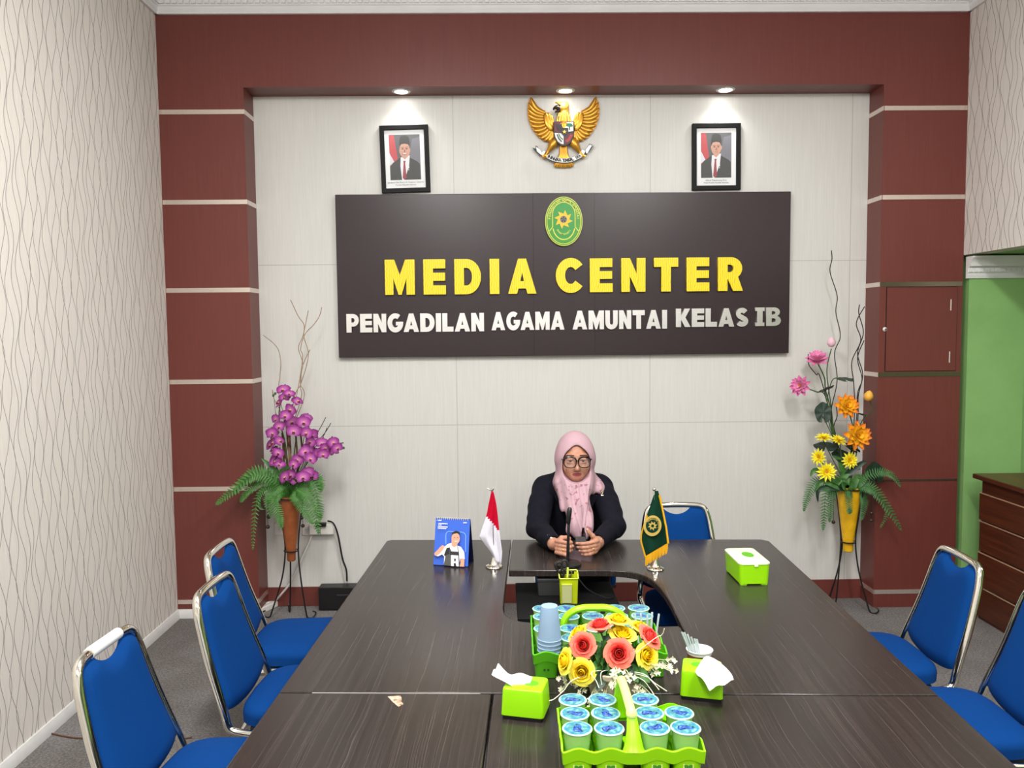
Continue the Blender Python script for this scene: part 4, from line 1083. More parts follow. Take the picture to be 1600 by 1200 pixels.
for x in cols:
    P = Matrix.Translation(V((x, -.1085, .036))) @ tilt @ FRONT
    inst('slot_edge', hm, P, t, False); inst('slot', hi, P, t, False)
g = G().tube(spline([V((.003, -.103, .070)), V((.004, -.088, .105)), V((.004, -.066, .140)), V((.004, -.060, .146))], 5), [.030, .027, .024, .022, .020, .018, .016, .015, .014, .013, .0125, .012, .012, .0115, .011, .011], 10, flat=.55, up=(0, 1, 0))
g2 = G().tube(spline([V((.0, .060, .166)), V((.0, .085, .150)), V((.0, .100, .09)), V((0, .103, .060))], 5), [.009, .010, .011, .012, .013, .015, .017, .018, .02, .022, .024, .026, .027, .028, .029, .03], 10, flat=.5, up=(0, 1, 0))
hd = obj('handle', g, LIME, t); obj('handle_post', g2, LIME, t)
obj('grip', G().tube(spline([V((.004, -.068, .138)), V((.003, -.062, .149)), V((.001, -.03, .158)), V((-.001, .02, .166)), V((-.003, .066, .168)), V((-.003, .074, .164))], 4), [.011, .012, .0135, .0135, .013]+[.0115]*12+[.012, .012, .0115, .010], 10), LIMEP, hd)['label'] = 'pale yellow grip'
CN = ['far left', 'second from left', 'third from left', 'far right']
for j, y in enumerate(rows):
    for i, x in enumerate(cols):
        if i == 3 and j == 2: continue
        p = FC+Matrix.Rotation(frz, 3, 'Z') @ V((x, y, .016))
        water_cup(p, 'sealed water cup in the front carrier, %s row, %s' % (['front', 'middle', 'back'][j], CN[i]), 'sealed water cups in the front carrier', random.uniform(0, 6))
# ---- back carrier
BC = V((.3, 2.562, TZ)); brz = -.02
t = thing('cup_carrier', 'green plastic carrier behind the roses, with a lime bow handle', 'carrier', BC, brz)
cols = [-.164, -.081, 0, .081, .164]; rows = [-.132, -.053, .055, .131]
g = carrier(t, [(x, y) for x in cols for y in rows], .078, .066, .002, .082, None, .010)
obj('carrier_body', g, LIMED, t)
fl_ = G()
for k in range(5):
    a = 2*PI*k/5+.3; fl_.prism(arc(.0095*math.cos(a), .0095*math.sin(a), .0040, .0040, 0, 360, 8)[:-1], 0, .0012)
FLM = fl_.mesh('flower_slot', mat('slot_dark', (30, 84, 20), .5))
for x in cols: inst('flower_slot', FLM, Matrix.Translation(V((x, -.1665, .036))) @ Matrix.Rotation(-.08, 4, 'X') @ FRONT, t, False)
g = G().tube(fillet([V((-.105, .0, .06)), V((-.098, 0, .135)), V((-.05, 0, .163)), V((.05, 0, .163)), V((.098, 0, .135)), V((.105, 0, .06))], [.05, .06, .06, .05], 6), .0115, 10, flat=1.2, up=(0, 1, 0))
obj('handle', g, LIME, t)
CB = ['far left', 'second from left', 'middle', 'second from right', 'far right']
for j, y in enumerate(rows):
    for i, x in enumerate(cols):
        if i == 0 and j == 0: continue
        if j == 0 and i in (2, 3, 4): continue
        if j == 1 and i == 4: continue
        p = BC+Matrix.Rotation(brz, 3, 'Z') @ V((x, y, .016))
        water_cup(p, 'sealed water cup in the back carrier, %s row, %s' % (ORD[j], CB[i]), 'sealed water cups in the back carrier', random.uniform(0, 6))
TUMB = mat('blue_tumbler', (182, 212, 240), .15, Transmission_Weight=.45, IOR=1.2)
tb = G().lathe([(.0005, .1035), (.022, .1038), (.0255, .1038), (.0260, .102), (.0315, .05), (.0365, .003), (.0385, .002), (.0385, 0), (.0350, .001), (.0300, .05), (.0245, .100), (.0005, .1015)], n=28).mesh('tumbler', TUMB)
tp = BC+V((-.162, -.134, .016))
TP = V((.145, 2.432, TZ+.028))
for k, nm in enumerate(('lowest, with its rim showing', 'second from the bottom', 'third from the bottom', 'topmost')):
    o = bpy.data.objects.new('tumbler', tb); COL.objects.link(o); o.location = TP+V((0, 0, .0785+.0125*k-.03)); tag(o, 'upside-down light blue tumbler in the stack by the back carrier, '+nm, 'cup', 'stacked blue tumblers')
water_cup(BC+Matrix.Rotation(brz, 3, 'Z') @ V((cols[0], rows[0], .016)), 'water cup in the back carrier, under the stack of blue tumblers', 'sealed water cups in the back carrier', 0) if False else None
CLEAR = mat('clear_straw', (226, 236, 240), .15, Transmission_Weight=.35, IOR=1.2)
STG = G().tube([V((0, 0, 0)), V((0, 0, .15))], .0032, 8, caps=False).mesh('drinking_straw', CLEAR)
for k in range(5):
    o = bpy.data.objects.new('drinking_straw', STG); COL.objects.link(o); o.location = BC+Matrix.Rotation(brz, 3, 'Z') @ V((.142+.010*k, -.056+.007*(k % 2), .012)); o.rotation_euler = (.05*(k % 3-1), -.12+.06*k, 0)
    tag(o, 'clear straw standing at the right of the back carrier, behind the roses', 'straw', 'clear straws in the back carrier')

# ---- tissue boxes
def frustum(w, d, w2, d2, z0, z1, r, n=5):
    return [[V((x, y, z0)) for x, y in rrect(w, d, r, n)], [V((x, y, z0+(z1-z0)*.9)) for x, y in rrect(w+(w2-w)*.9, d+(d2-d)*.9, r, n)], [V((x, y, z1-.002)) for x, y in rrect(w2-.002, d2-.002, r, n)], [V((x, y, z1)) for x, y in rrect(w2-.008, d2-.008, r-.002, n)]]
HOLE = mat('tissue_hole', (88, 170, 10), .5)
def tissue_box(label, loc, rz, sheet, hole, wob=True):
    t = thing('tissue_box', label, 'tissue box', loc, rz, 'square lime tissue boxes')
    g = G().rings(frustum(.120, .104, .112, .096, .012, .086, .010)); obj('box_body', g, LIME, t)
    obj('black_slab', G().rings([[V((x, y, z)) for x, y in rrect(.114, .098, .008)] for z in (0, .0118)]), BLACK, t)  # thin black slab beneath the green body
    obj('opening', G().prism(arc(hole[0], hole[1], .021, .016, 0, 360, 24)[:-1], .0858, .0864), HOLE, t)
    obj('tissue', G().grid(sheet), PAPER, t, True, smooth=180)
def edges(top, low):
    T = spline([at(x, y, y=d) for x, y, d in top], 5); L_ = spline([at(x, y, y=d) for x, y, d in low], 5)
    return [[p.lerp(q, k/8)+V((0, 0, .0035*math.sin(k*1.3+i*.35)*min(1, i/6))) for k in range(9)] for i, (p, q) in enumerate(zip(T, L_))]
a, b = at(783, 1117, z=.762), at(848, 1124, z=.762); rz = math.atan2(b.y-a.y, b.x-a.x); c = (a+b)/2+V((-math.sin(rz), math.cos(rz), 0))*.052; c.z = TZ
tissue_box('left lime tissue box, its tissue pulled out to the left', c, rz, edges([(829, 1057, 2.205), (812, 1054, 2.20), (797, 1056, 2.19), (786, 1048, 2.185), (778, 1042, 2.18)], [(828, 1079, 2.155), (815, 1079, 2.155), (800, 1074, 2.15), (782, 1065, 2.15), (771, 1058, 2.15)]), (.016, .0))
a, b = at(1062, 1087, z=.762), at(1130, 1094, z=.762); rz = math.atan2(b.y-a.y, b.x-a.x); c = (a+b)/2+V((-math.sin(rz), math.cos(rz), 0))*.052; c.z = TZ
tissue_box('right lime tissue box, its wide tissue hanging down to the right', c, rz, edges([(1094, 1044, 2.25), (1103, 1027, 2.275), (1124, 1030, 2.265), (1145, 1044, 2.24), (1155, 1058, 2.21)], [(1092, 1050, 2.24), (1104, 1056, 2.19), (1114, 1062, 2.165), (1123, 1069, 2.15), (1130, 1077, 2.14)]), (-.010, .004))

# ---- lidded box on the right
a, b = at(1157.5, 915.8, z=TZ), at(1202.5, 915, z=TZ); rz = math.atan2(b.y-a.y, b.x-a.x)
c = (a+b)/2+V((-math.sin(rz), math.cos(rz), 0))*.115; c.z = TZ; w = (b-a).length
t = thing('tissue_box', 'long lime tissue box with a pale lid, at the right corner of the table', 'tissue box', c, rz)
g = G().rings([[V((x, y, .006)) for x, y in rrect(w, .215, .016)], [V((x, y, .088)) for x, y in rrect(w+.008, .224, .018)]])
for sx in (-1, 1):
    for sy in (-1, 1): g.rings([[V((x+sx*(w/2-.018), y+sy*.090, z)) for x, y in rrect(.03, .03, .008)] for z in (0, .006)])
obj('box_body', g, LIME, t)
LIDM = mat('pale_lid', (226, 240, 200), .4)
g = G().rings([[V((x, y, .088)) for x, y in rrect(w+.012, .228, .020)], [V((x, y, .094)) for x, y in rrect(w+.012, .228, .020)], [V((x, y, .098)) for x, y in rrect(w+.002, .218, .018)], [V((x, y, .0975)) for x, y in rrect(w-.018, .198, .012)], [V((x, y, .098)) for x, y in rrect(w-.024, .192, .010)]])
lid = obj('lid', g, LIDM, t)
obj('opening', G().prism([(x, y) for x, y in arc(.006, .005, .024, .040, 0, 360, 24)[:-1]], .0979, .0988), HOLE, lid)
obj('clip', G().box((-.004, -.1165, .080), (.012, -.1135, .092)), LIDM, lid, bevel=.001)

# ---- paper cup with straws
t = thing('paper_cup', 'white paper cup behind the right tissue box', 'cup', (.605, 2.405, TZ))
obj('cup_body', G().lathe([(.0005, .002), (.028, .002), (.0285, 0), (.0295, 0), (.038, .080), (.0405, .0815), (.041, .084), (.039, .085), (.0370, .082), (.0285, .004), (.0005, .004)], n=28), PAPER, t)
obj('printed_band', G().lathe([(.0310, .012), (.0374, .072), (.0376, .072), (.0312, .012)], n=28), mat('brown_print', (120, 60, 30), .6), t)
for k in range(6):
    a = V((.600+.004*k, 2.40+.006*(k % 2), TZ+.012)); d = V((-.055+.006*k, -.018+.006*(k % 3), .135-.006*k))
    o = obj('drinking_straw', G().tube([a-a, d], .0030, 8, caps=False), CLEAR); o.location = a
    tag(o, 'clear straw leaning in the white paper cup', 'straw', 'clear straws in the paper cup')

# ---- desk calendar
def calendar():
    a, b = at(677, 883.5, z=TZ), at(731, 886.5, z=TZ); rz = math.atan2(b.y-a.y, b.x-a.x); w = (b-a).length
    t = thing('desk_calendar', 'blue spiral desk calendar showing a man in an apron', 'calendar', (a+b)/2, rz); t.location.z = TZ
    H, D = .213, .050
    CB_ = mat('calendar_blue', (56, 100, 205), .4, spec=.4); NB_ = mat('calendar_back', (14, 20, 60), .5)
    L = math.hypot(H, D); T = Matrix.Rotation(math.atan2(D, H)*-1, 4, 'X')
    def fr(x, u, d=0.): return Matrix.Rotation(-math.atan2(D, H), 3, 'X') @ V((x, -d, u))
    g = G().add([fr(-w/2, .004), fr(w/2, .004), fr(w/2, L-.006), fr(-w/2, L-.006), fr(-w/2, .004, -.004), fr(w/2, .004, -.004), fr(w/2, L-.006, -.004), fr(-w/2, L-.006, -.004)], [(0,1,2,3),(7,6,5,4),(0,4,5,1),(1,5,6,2),(2,6,7,3),(3,7,4,0)])
    obj('front_sheet', g, CB_, t, smooth=0)
    g = G().add([V((-w/2, 2*D, 0)), V((w/2, 2*D, 0)), V((w/2, D+.004, H-.006)), V((-w/2, D+.004, H-.006)), V((-w/2, 2*D+.003, 0)), V((w/2, 2*D+.003, 0)), V((w/2, D+.007, H-.006)), V((-w/2, D+.007, H-.006))], [(0,1,2,3),(7,6,5,4),(0,4,5,1),(1,5,6,2),(2,6,7,3),(3,7,4,0)])
    g.box((-w/2, .0, 0), (w/2, 2*D, .003)); obj('stand', g, NB_, t, smooth=0)
    g = G()
    for k in range(16):
        x = -w/2+.010+k*(w-.02)/15; c = V((x, D+.001, H-.006)); g.tube([c+V((.001*math.sin(q), .0062*math.cos(q), .0062*math.sin(q))) for q in [2*PI*j/10 for j in range(10)]], .0013, 5, closed=True)
    obj('spiral_binding', g, WPLAST, t)
    cols_ = [CB_, PAPER, mat('cal_skin', (214, 158, 130), .6), mat('cal_dark', (34, 34, 38), .6), mat('cal_hair', (20, 18, 20), .6), mat('cal_line', (120, 170, 240), .5), mat('cal_apron', (78, 78, 76), .6)]
    # the printed picture, drawn in a 1080 x 1200 field over the sheet
    lay = [0]; g = G()
    def q(pts, m):
        lay[0] += 1
        o = []
        for x, y in pts:
            f = (y-235)/(1130-235); xl = 248+(190-248)*f; xr = 895+(858-895)*f
            o.append(fr(((x-xl)/(xr-xl)-.5)*w, (L-.010)*(1-f)+.003, .0006+.00015*lay[0]))
        g.face(o, m)
    def ln(path, t_, m):
        for a_, b_ in zip(path[:-1], path[1:]): q(stroke([a_, b_], t_), m)
    ln([(438, 720), (438, 545)]+arc(510, 545, 72, 72, 180, 270, 6)+[(745, 480)]+arc(745, 552, 72, 72, 270, 360, 6)+[(815, 850)], 14, 5)
    q([(268,258),(372,258),(372,286),(268,286)], 1) if False else None
    obj('printed_frame', g, cols_, t, smooth=0); g = G()
    for part_, rows_t in (('printed_logo', ((270,264,300,10),(300,258,372,26))), ('printed_badge', ((775,284,848,24),)), ('printed_text', ((305,320,488,22),(305,350,372,18),(300,381,496,22),(300,410,470,24)))):
      for x0, y0, x1, h in rows_t:
        k = int((x1-x0)/11)
        for i in range(k): q([(x0+i*11, y0), (x0+i*11+(8 if i < k-1 else 10), y0), (x0+i*11+8, y0+h*(.75 if i % 3 else 1)), (x0+i*11, y0+h*(.75 if i % 3 else 1))], 1)
      obj(part_, g, cols_, t, smooth=0); g = G()
    q([(560,690),(480,720),(400,800),(230,910),(250,950),(300,960),(380,920),(420,960),(410,1120),(700,1130),(720,980),(815,985),(800,850),(740,760),(680,740)], 1)
    q([(228,905),(300,830),(340,780),(390,740),(430,760),(400,830),(340,900),(270,955),(235,940)], 2)
    q([(722,985),(810,990),(800,1130),(712,1130),(735,1050)], 2)
    q([(562,620),(560,740),(610,770),(670,740),(680,660)], 2); q(arc(640, 600, 80, 110, 0, 360, 20)[:-1], 2)
    q([(562,560),(575,490),(640,455),(715,475),(730,560),(712,520),(660,500),(590,520)], 4)
    ln([(610,585),(632,590)], 12, 3); ln([(665,590),(688,585)], 12, 3); ln([(620,650),(645,662),(672,648)], 10, 1)
    q([(530,780),(420,920),(445,950),(410,1120),(550,1130),(550,920),(690,920),(700,1130),(712,1130),(705,860),(680,745),(668,745),(690,850),(560,850),(520,770)], 6)
    q([(530,860),(700,870),(705,920),(530,920)], 3); q([(470,790),(525,780),(520,900),(430,945),(420,920)], 3)
    q([(560,930),(690,930),(660,1000),(650,1060),(680,1130),(556,1130),(600,1050),(600,1000)], 1); q([(610,985),(645,985),(640,1040),(615,1040)], 3); q([(600,1080),(640,1065),(655,1130),(610,1130)], 3)
    obj('printed_picture', g, cols_, t, smooth=0)
calendar()

# ---- table flags
def flag_stand(label, loc, ztop, crescent):
    t = thing('table_flag', label, 'flag', loc)
    h = ztop-TZ
    obj('base', G().lathe([(.0005, .0), (.038, 0), (.039, .003), (.037, .007), (.030, .010), (.022, .012), (.017, .020), (.013, .036), (.011, .040), (.010, .045), (.0045, .047)], n=28), CHROME, t)
    obj('pole', G().tube([V((0, 0, .044)), V((-.006, 0, h-.02))], .0022, 8), CHROME, t)
    g = G()
    tip = V((-.006, 0, h-.02))
    if crescent:
        g.tube([tip, tip+V((0, 0, .012))], .004, 8); g.tube(spline([tip+V((-.022, 0, .020)), tip+V((-.010, 0, .011)), tip+V((0, 0, .010)), tip+V((.005, 0, .014)), tip+V((.003, 0, .022))], 4), [.001, .0015, .002, .0026, .003, .0035, .004, .0045, .005, .005, .005, .005, .0045, .004, .003, .002, .001], 8)
    else: g.tube([tip-V((0, 0, .012)), tip+V((0, 0, .004))], [.0065, .004], 10).ball(tip+V((0, 0, .011)), .0085, 0, 12)
    obj('finial', g, CHROME, t)
    return t
FRED = m_fabric('flag_red', (196, 6, 44)); FWHITE = m_fabric('flag_white', (228, 226, 238)); FGREEN = m_fabric('flag_green', (14, 56, 40)); FGOLD = m_fabric('flag_gold', (236, 178, 34)); FEMB = mat('emblem_gold', (196, 168, 84), .5)
p = at(772, 886, z=TZ); t = flag_stand('small red and white table flag on a chrome base beside the calendar', p, 1.113, True)
def poly_at(pts, f):
    P = [V((a, b, 0)) for a, b in pts]; L = [0]
    for i in range(1, len(P)): L.append(L[-1]+(P[i]-P[i-1]).length)
    d = f*L[-1]
    for i in range(1, len(P)):
        if d <= L[i]+1e-9: return P[i-1].lerp(P[i], (d-L[i-1])/(L[i]-L[i-1]))
    return P[-1]
def cloth(left, right, y, nr, nc, amp, m_of):
    rows = []; mats_ = []
    for j in range(nr+1):
        a, b = poly_at(left, j/nr), poly_at(right, j/nr); row = []
        for i in range(nc+1):
            q = a.lerp(b, i/nc); f = math.sin(i/nc*PI*2.6+j*.10)*amp*(.25+.75*j/nr)
            row.append((q, at(q.x, q.y, y=y+f-.004)))
        rows.append(row)
    g = G()
    for j in range(nr):
        for i in range(nc):
            c = (rows[j][i][0]+rows[j+1][i+1][0])/2; g.face([rows[j][i][1], rows[j][i+1][1], rows[j+1][i+1][1], rows[j+1][i][1]], m_of(c))
    # weld
    return g, rows
def weld(me):
    bm = bmesh.new(); bm.from_mesh(me); bmesh.ops.remove_doubles(bm, verts=bm.verts, dist=1e-5); bmesh.ops.recalc_face_normals(bm, faces=bm.faces); bm.to_mesh(me); bm.free(); me.update(); return me
g, _ = cloth([(768, 768), (764, 786), (760, 806), (752, 829), (748.5, 839), (758, 852), (769, 866), (775, 879)], [(771, 768), (775.5, 788), (779, 820), (781, 838), (784.5, 862), (783, 881)], p.y, 30, 16, .010, lambda c: 0 if c.y < 806+(c.x-760)*24/19.5 else 1)
me = weld(g.mesh('flag_cloth', [FRED, FWHITE], wl(t), 180)); o = obj('flag_cloth', me, None, t); sd = o.modifiers.new('solid', 'SOLIDIFY'); sd.thickness = .0012
p = at(1024, 889, z=TZ); t = flag_stand('small dark green table flag with gold fringe and round emblem', p, 1.118, False)
gl, gr = [(1024, 767), (1011, 805), (1002, 835), (1001.5, 846), (1008.5, 870)], [(1028.5, 767), (1034, 790), (1041, 825), (1044, 849)]
g, rows_ = cloth(gl, gr, p.y, 24, 14, .012, lambda c: 0)
me = weld(g.mesh('flag_cloth', [FGREEN], wl(t), 180)); o = obj('flag_cloth', me, None, t); sd = o.modifiers.new('solid', 'SOLIDIFY'); sd.thickness = .0012
g = G()
bot = [r[1] for r in rows_[-1]]; k = 44
for i in range(k):
    f0, f1 = i/k*(len(bot)-1), (i+.86)/k*(len(bot)-1); a = bot[min(int(f0), len(bot)-2)].lerp(bot[min(int(f0), len(bot)-2)+1], f0-min(int(f0), len(bot)-2)); b = bot[min(int(f1), len(bot)-2)].lerp(bot[min(int(f1), len(bot)-2)+1], f1-min(int(f1), len(bot)-2))
    d = V((-.002+.002*math.sin(i), -.003+.002*math.sin(i*2.1), -.040-.003*math.sin(i*1.7))); u = V((0, 0, .003))
    g.tube([(a+b)/2+u, (a+b)/2+d*.5, (a+b)/2+d], [(b-a).length*.45, (b-a).length*.62, (b-a).length*.5], 5)
for side, ww in (([r[0][1] for r in rows_[9:]], .004), ([r[-1][1] for r in rows_[2:]], .0045)): g.tube([q+V((0, -.001, 0)) for q in side], ww, 6)
obj('fringe', g, FGOLD, t, True)
ey = p.y-.019; ec2 = at(1019.5, 821.5, y=ey)
Me = Matrix.Translation(ec2) @ Matrix.Rotation(.12, 4, 'Y') @ FRONT
g = G().prism(arc(0, 0, .0395, .0465, 0, 360, 32)[:-1], 0, .0012, 0, Me).prism(arc(0, .002, .030, .034, 0, 360, 32)[:-1], .001, .0018, 1, Me)
g.prism(star(8, .0125, .0215, .2, .2), .0016, .0024, 0, Me).prism(arc(0, 0, .007, .007, 0, 360, 14)[:-1], .002, .003, 1, Me)
em2 = obj('flag_emblem', g, [FEMB, FGREEN], t, True)
obj('emblem_lettering', arc_text('PENGADILAN AGAMA', 0, .001, .0265, .0300, 150, -10, .0085, FEMB, Me @ Matrix.Translation(V((0, 0, .001)))), FEMB, em2, True)

# ---- microphone
p = V((.298, 3.578, TZ))
t = thing('microphone', 'black desk microphone on a round base in front of the woman', 'microphone', p)
obj('base', G().lathe([(.0005, 0), (.060, 0), (.062, .004), (.061, .012), (.056, .0155), (.012, .018), (.0005, .018)], n=36), BLACK, t)
obj('stem', G().tube(spline([V((0, 0, .016)), V((.002, .002, .09)), V((.004, .006, .15)), V((.006, .012, .20))], 6), [.0075]*7+[.0065]*12, 10), BLACK, t)
obj('capsule', G().tube([V((.006, .010, .185)), V((.004, .012, .20)), V((.010, .018, .245)), V((.012, .020, .258)), V((.0125, .0205, .263))], [.006, .011, .0115, .010, .006], 14), BLACK, t)
obj('cable', G().tube(spline([V((.018, -.057, .008)), V((.026, -.084, .006)), V((.034, -.098, -.02)), V((.075, -.118, -.07)), V((.13, -.123, -.10)), V((.17, -.123, -.114)), V((.195, -.10, -.117))], 6), .0028, 6), BLACK, t)
# dark phone held between the hands
o = obj('mobile_phone', G().box((-.026, -.004, -.030), (.026, .004, .034)), BLACK, None, bevel=.003); o.location = (.372, 3.716, .812); o.rotation_euler = (-.35, 0, .05)
tag(o, "small dark phone held upright between the seated woman's hands", 'phone')

# ---- pen holder with its contents
PH = at(889.5, 944, z=.63)+V((0, .035, 0))
t = thing('pen_holder', 'yellow-green plastic pen holder on the low black cabinet', 'pen holder', PH, -.02)
YG = mat('yellow_green_plastic', (196, 214, 22), .35, Transmission_Weight=.25); YGL = mat('yellow_green_rim', (222, 236, 90), .35)
g = G().rings([[V((x, y, z)) for x, y in rrect(a_, b_, .006, 3)] for a_, b_, z in ((.074, .060, 0), (.080, .066, .112), (.076, .062, .112), (.070, .056, .003))], 0, caps=False).face([V((x, y, .003)) for x, y in rrect(.072, .058, .006, 3)])
obj('holder_body', g, YG, t)
obj('rim', G().tube([V((x, y, .112+(.018 if y > 0 else 0)*(1 if abs(x) < .06 else 0)*(y/.033))) for x, y in rrect(.082, .068, .008, 4)], .0028, 6, closed=True), YGL, t)
obj('front_pocket', G().box((-.031, -.041, .006), (.012, -.0365, .088)), mat('clear_pocket', (206, 212, 150), .3, Transmission_Weight=.3), t, bevel=.001)
obj('pocket_edge', G().box((-.032, -.042, .086), (.013, -.0365, .091)), YGL, t)
def inside(name, g, m, label, cat, parent=None):
    o = obj(name, g, m); o.location = PH; return tag(o, label, cat)
sc = thing('scissors', 'black-handled scissors in the pen holder', 'scissors', PH+V((-.026, .006, .006)))
g = G()
for s, c in ((-1, V((-.014, 0, .148))), (1, V((.010, .006, .154)))):
    g.tube([c+V((.013*math.cos(q), .003*math.sin(q), .020*math.sin(q))) for q in [2*PI*k/16 for k in range(16)]], .0048, 8, closed=True); g.tube([c+V((0, 0, -.02)), V((s*.002, 0, .095))], [.006, .005], 8)
obj('handle', g, BLACK, sc); obj('blade', G().box((-.006, -.001, .0), (.002, .001, .10)), STEEL, sc); obj('blade', G().box((-.002, .001, .0), (.006, .003, .10)), STEEL, sc)
pn = thing('pen', 'yellow-green pen leaning in the pen holder', 'pen', PH+V((-.008, -.004, .004)))
obj('barrel', G().tube([V((-.004, 0, 0)), V((.004, 0, .12)), V((.005, 0, .148))], [.005, .005, .0045], 10), YGL, pn); obj('clip', G().box((.003, -.0075, .11), (.006, -.005, .145)), YGL, pn)
inside('ruler', G().box((.012, .0, .003), (.028, .002, .135), 0, Matrix.Rotation(.10, 4, 'Y')), YG, 'yellow-green plastic ruler in the pen holder', 'ruler')
inside('binder_clip', G().tube([V((.006+.010*math.cos(q), .016, .122+.010*math.sin(q))) for q in [2*PI*k/14 for k in range(14)]], .0022, 6, closed=True).box((-.002, .013, .095), (.014, .019, .112)), STEEL, 'silver clip at the back of the pen holder', 'clip')

# ------------------------------------------------------------------ sockets, leads and the box by the back wall
def wallpt(px, py, d=0.): p = at(px, py, y=YB-d); return p
WIRE = mat('white_wire', (206, 204, 198), .5); BWIRE = mat('black_wire', (22, 22, 24), .5); RWIRE = mat('brown_wire', (96, 62, 44), .6)
def socket(x0, y0, x1, y1, label):
    a, b = wallpt(x0, y1), wallpt(x1, y0); t = thing('wall_socket', label, 'socket', ((a.x+b.x)/2, YB, a.z), 0)
    w, h = b.x-a.x, b.z-a.z
    obj('plate', G().box((-w/2, -.009, 0), (w/2, 0, h)), WPLAST, t, bevel=.002)
    obj('outlet', G().lathe([(.0005, 0), (.017, 0), (.019, .003)], (0, -.0115, h*.5), 18, M=Matrix.Rotation(-PI/2, 4, 'X')), WHITE, t)
    for s in (-1, 1): obj('hole', G().ball((s*.009, -.0125, h*.5), .0022, 0, 8), BLACK, t)
socket(429, 817, 449, 836, 'white wall socket behind the orange vase'); socket(473, 817, 488, 836, 'white wall socket right of the orange vase, under the fern')
a, b = wallpt(486, 833), wallpt(523, 816)
t = thing('plug_adapter', 'white multi-plug adapter on the wall beside the sockets', 'adapter', ((a.x+b.x)/2, YB-.010, a.z))
w, h = b.x-a.x, b.z-a.z
obj('adapter_body', G().box((-w/2, -.042, 0), (w/2, 0, h)), WPLAST, t, bevel=.006)
obj('plug', G().box((-.035, -.062, h-.014), (.035, -.030, h+.012)), BLACK, t, bevel=.004); obj('divider', G().box((-.008, -.0428, .004), (-.005, -.042, h-.016)), BLACK, t)
def lead(name, pts, m, r, label):
    P = spline([V(p) for p in pts], 8); c = P[0]; o = obj(name, G().tube([p-c for p in P], r, 6), m); o.location = c; tag(o, label, 'cable')
lead('power_cable', [wallpt(512, 814, .05), wallpt(521, 818, .06), wallpt(528, 836, .05), wallpt(535, 872, .03), wallpt(541, 890, .03), wallpt(542, 908, .03)], BWIRE, .006, 'black cable hanging from the adapter down to the black box')
lead('power_cable', [wallpt(521, 830, .04), wallpt(527, 848, .03), wallpt(533, 878, .02), wallpt(540, 912, .02)], WIRE, .004, 'pale cable hanging beside the black one, right of the adapter')
f1 = at(427, 940, z=.03)
lead('power_cable', [wallpt(489, 832, .02), wallpt(482, 850, .03), wallpt(472, 872, .05), at(455, 908, y=5.22), at(440, 928, y=5.20), V((f1.x+.01, f1.y-.0, .03))], WIRE, .007, 'white cable running from the socket down to the power strip on the floor')
c = at(418, 952, z=.0); t = thing('power_strip', 'white power strip on the carpet by the left pillar', 'power strip', (c.x, c.y, 0), 1.15)
obj('strip_body', G().box((-.09, -.028, 0), (.10, .028, .038)), WPLAST, t, bevel=.005); obj('end_cap', G().box((-.094, -.018, .006), (-.0902, .018, .03)), BLACK, t)
for k in range(3): obj('outlet', G().lathe([(.0005, .0385), (.016, .0385), (.018, .040)], (-.05+.055*k, 0, 0), 14), WHITE, t)
a = at(498, 955, z=0)
t = thing('speaker_box', 'black box on the carpet against the back wall, behind the table', 'box', (a.x, a.y, 0))
bh = .155
obj('box_body', G().box((0, 0, .006), (.40, YB-.02-a.y, bh)), BLACK, t, bevel=.004); obj('front_slot', G().box((.12, -.002, bh-.052), (.32, .001, bh-.046)), mat('slot_grey', (60, 60, 62), .4), t)
for x in (.03, .37): obj('foot', G().box((x-.015, .02, 0), (x+.015, .05, .006)), BLACK, t)
lead('floor_cable', [at(80, 1146, z=.004), at(110, 1152, z=.004), at(145, 1155, z=.004), at(200, 1160, z=.004), at(260, 1158, z=.004), at(300, 1152, z=.004)], RWIRE, .004, 'thin brown cable lying on the carpet beside the nearest left chair')

# ------------------------------------------------------------------ flowers and leaves
def petal(L, w, elev, bend, cup, r0=0., nl=6, nw=4, prof=.75, tip=0.):
    """one petal along +x, rising by elev and curling by bend"""
    rows = []; x, z = r0, 0.
    for i in range(nl+1):
        t = i/nl; th = math.radians(elev+bend*t)
        ww = w*.5*max(math.sin(PI*min(t**prof*.93+.07, 1)), .0)**.8+(.0004 if i == nl else 0)
        rows.append([V((x, ww*(2*j/nw-1), z+cup*ww*((2*j/nw-1)**2)+(tip*t*t if j in (0, nw) else 0))) for j in range(nw+1)])
        x += L/nl*math.cos(th); z += L/nl*math.sin(th)
    return rows
def flower(rings, core=None, cm=1):
    g = G()
    for n, L, w, el, bd, cup, r0, z0, pr in rings:
        for k in range(n):
            a = 2*PI*(k+.5*(rings.index((n, L, w, el, bd, cup, r0, z0, pr)) % 2))/n; M = Matrix.Translation(V((0, 0, z0))) @ Matrix.Rotation(a+.07*math.sin(k*5.1), 4, 'Z')
            g.grid([[M @ p for p in r] for r in petal(L, w, el+4*math.sin(k*3.3), bd, cup, r0, prof=pr)], 0)
    if core: g.ball((0, 0, core[1]), core[0], cm, 12, (1, 1, .6))
    return g
def radial(name, stops, r_max, rough=.55, zk=0.):
    m = mat(name, stops[0][1], rough, spec=.25); b = NB(m); vec, o = b.obj()
    r = b.M('SQRT', b.M('ADD', b.M('MULTIPLY', o[0], o[0]), b.M('ADD', b.M('MULTIPLY', o[1], o[1]), b.M('MULTIPLY', b.M('MULTIPLY', o[2], o[2]), zk))))
    f = b.M('ADD', b.M('DIVIDE', r, r_max), b.M('MULTIPLY_ADD', b.noise(vec, 90, 2), .16, -.08)); b.color(b.ramp(f, stops)); return m
DAISY = radial('daisy_yellow', [(0, (232, 170, 20)), (.2, (248, 214, 24)), (.5, (252, 238, 44)), (1, (250, 240, 90))], .062)
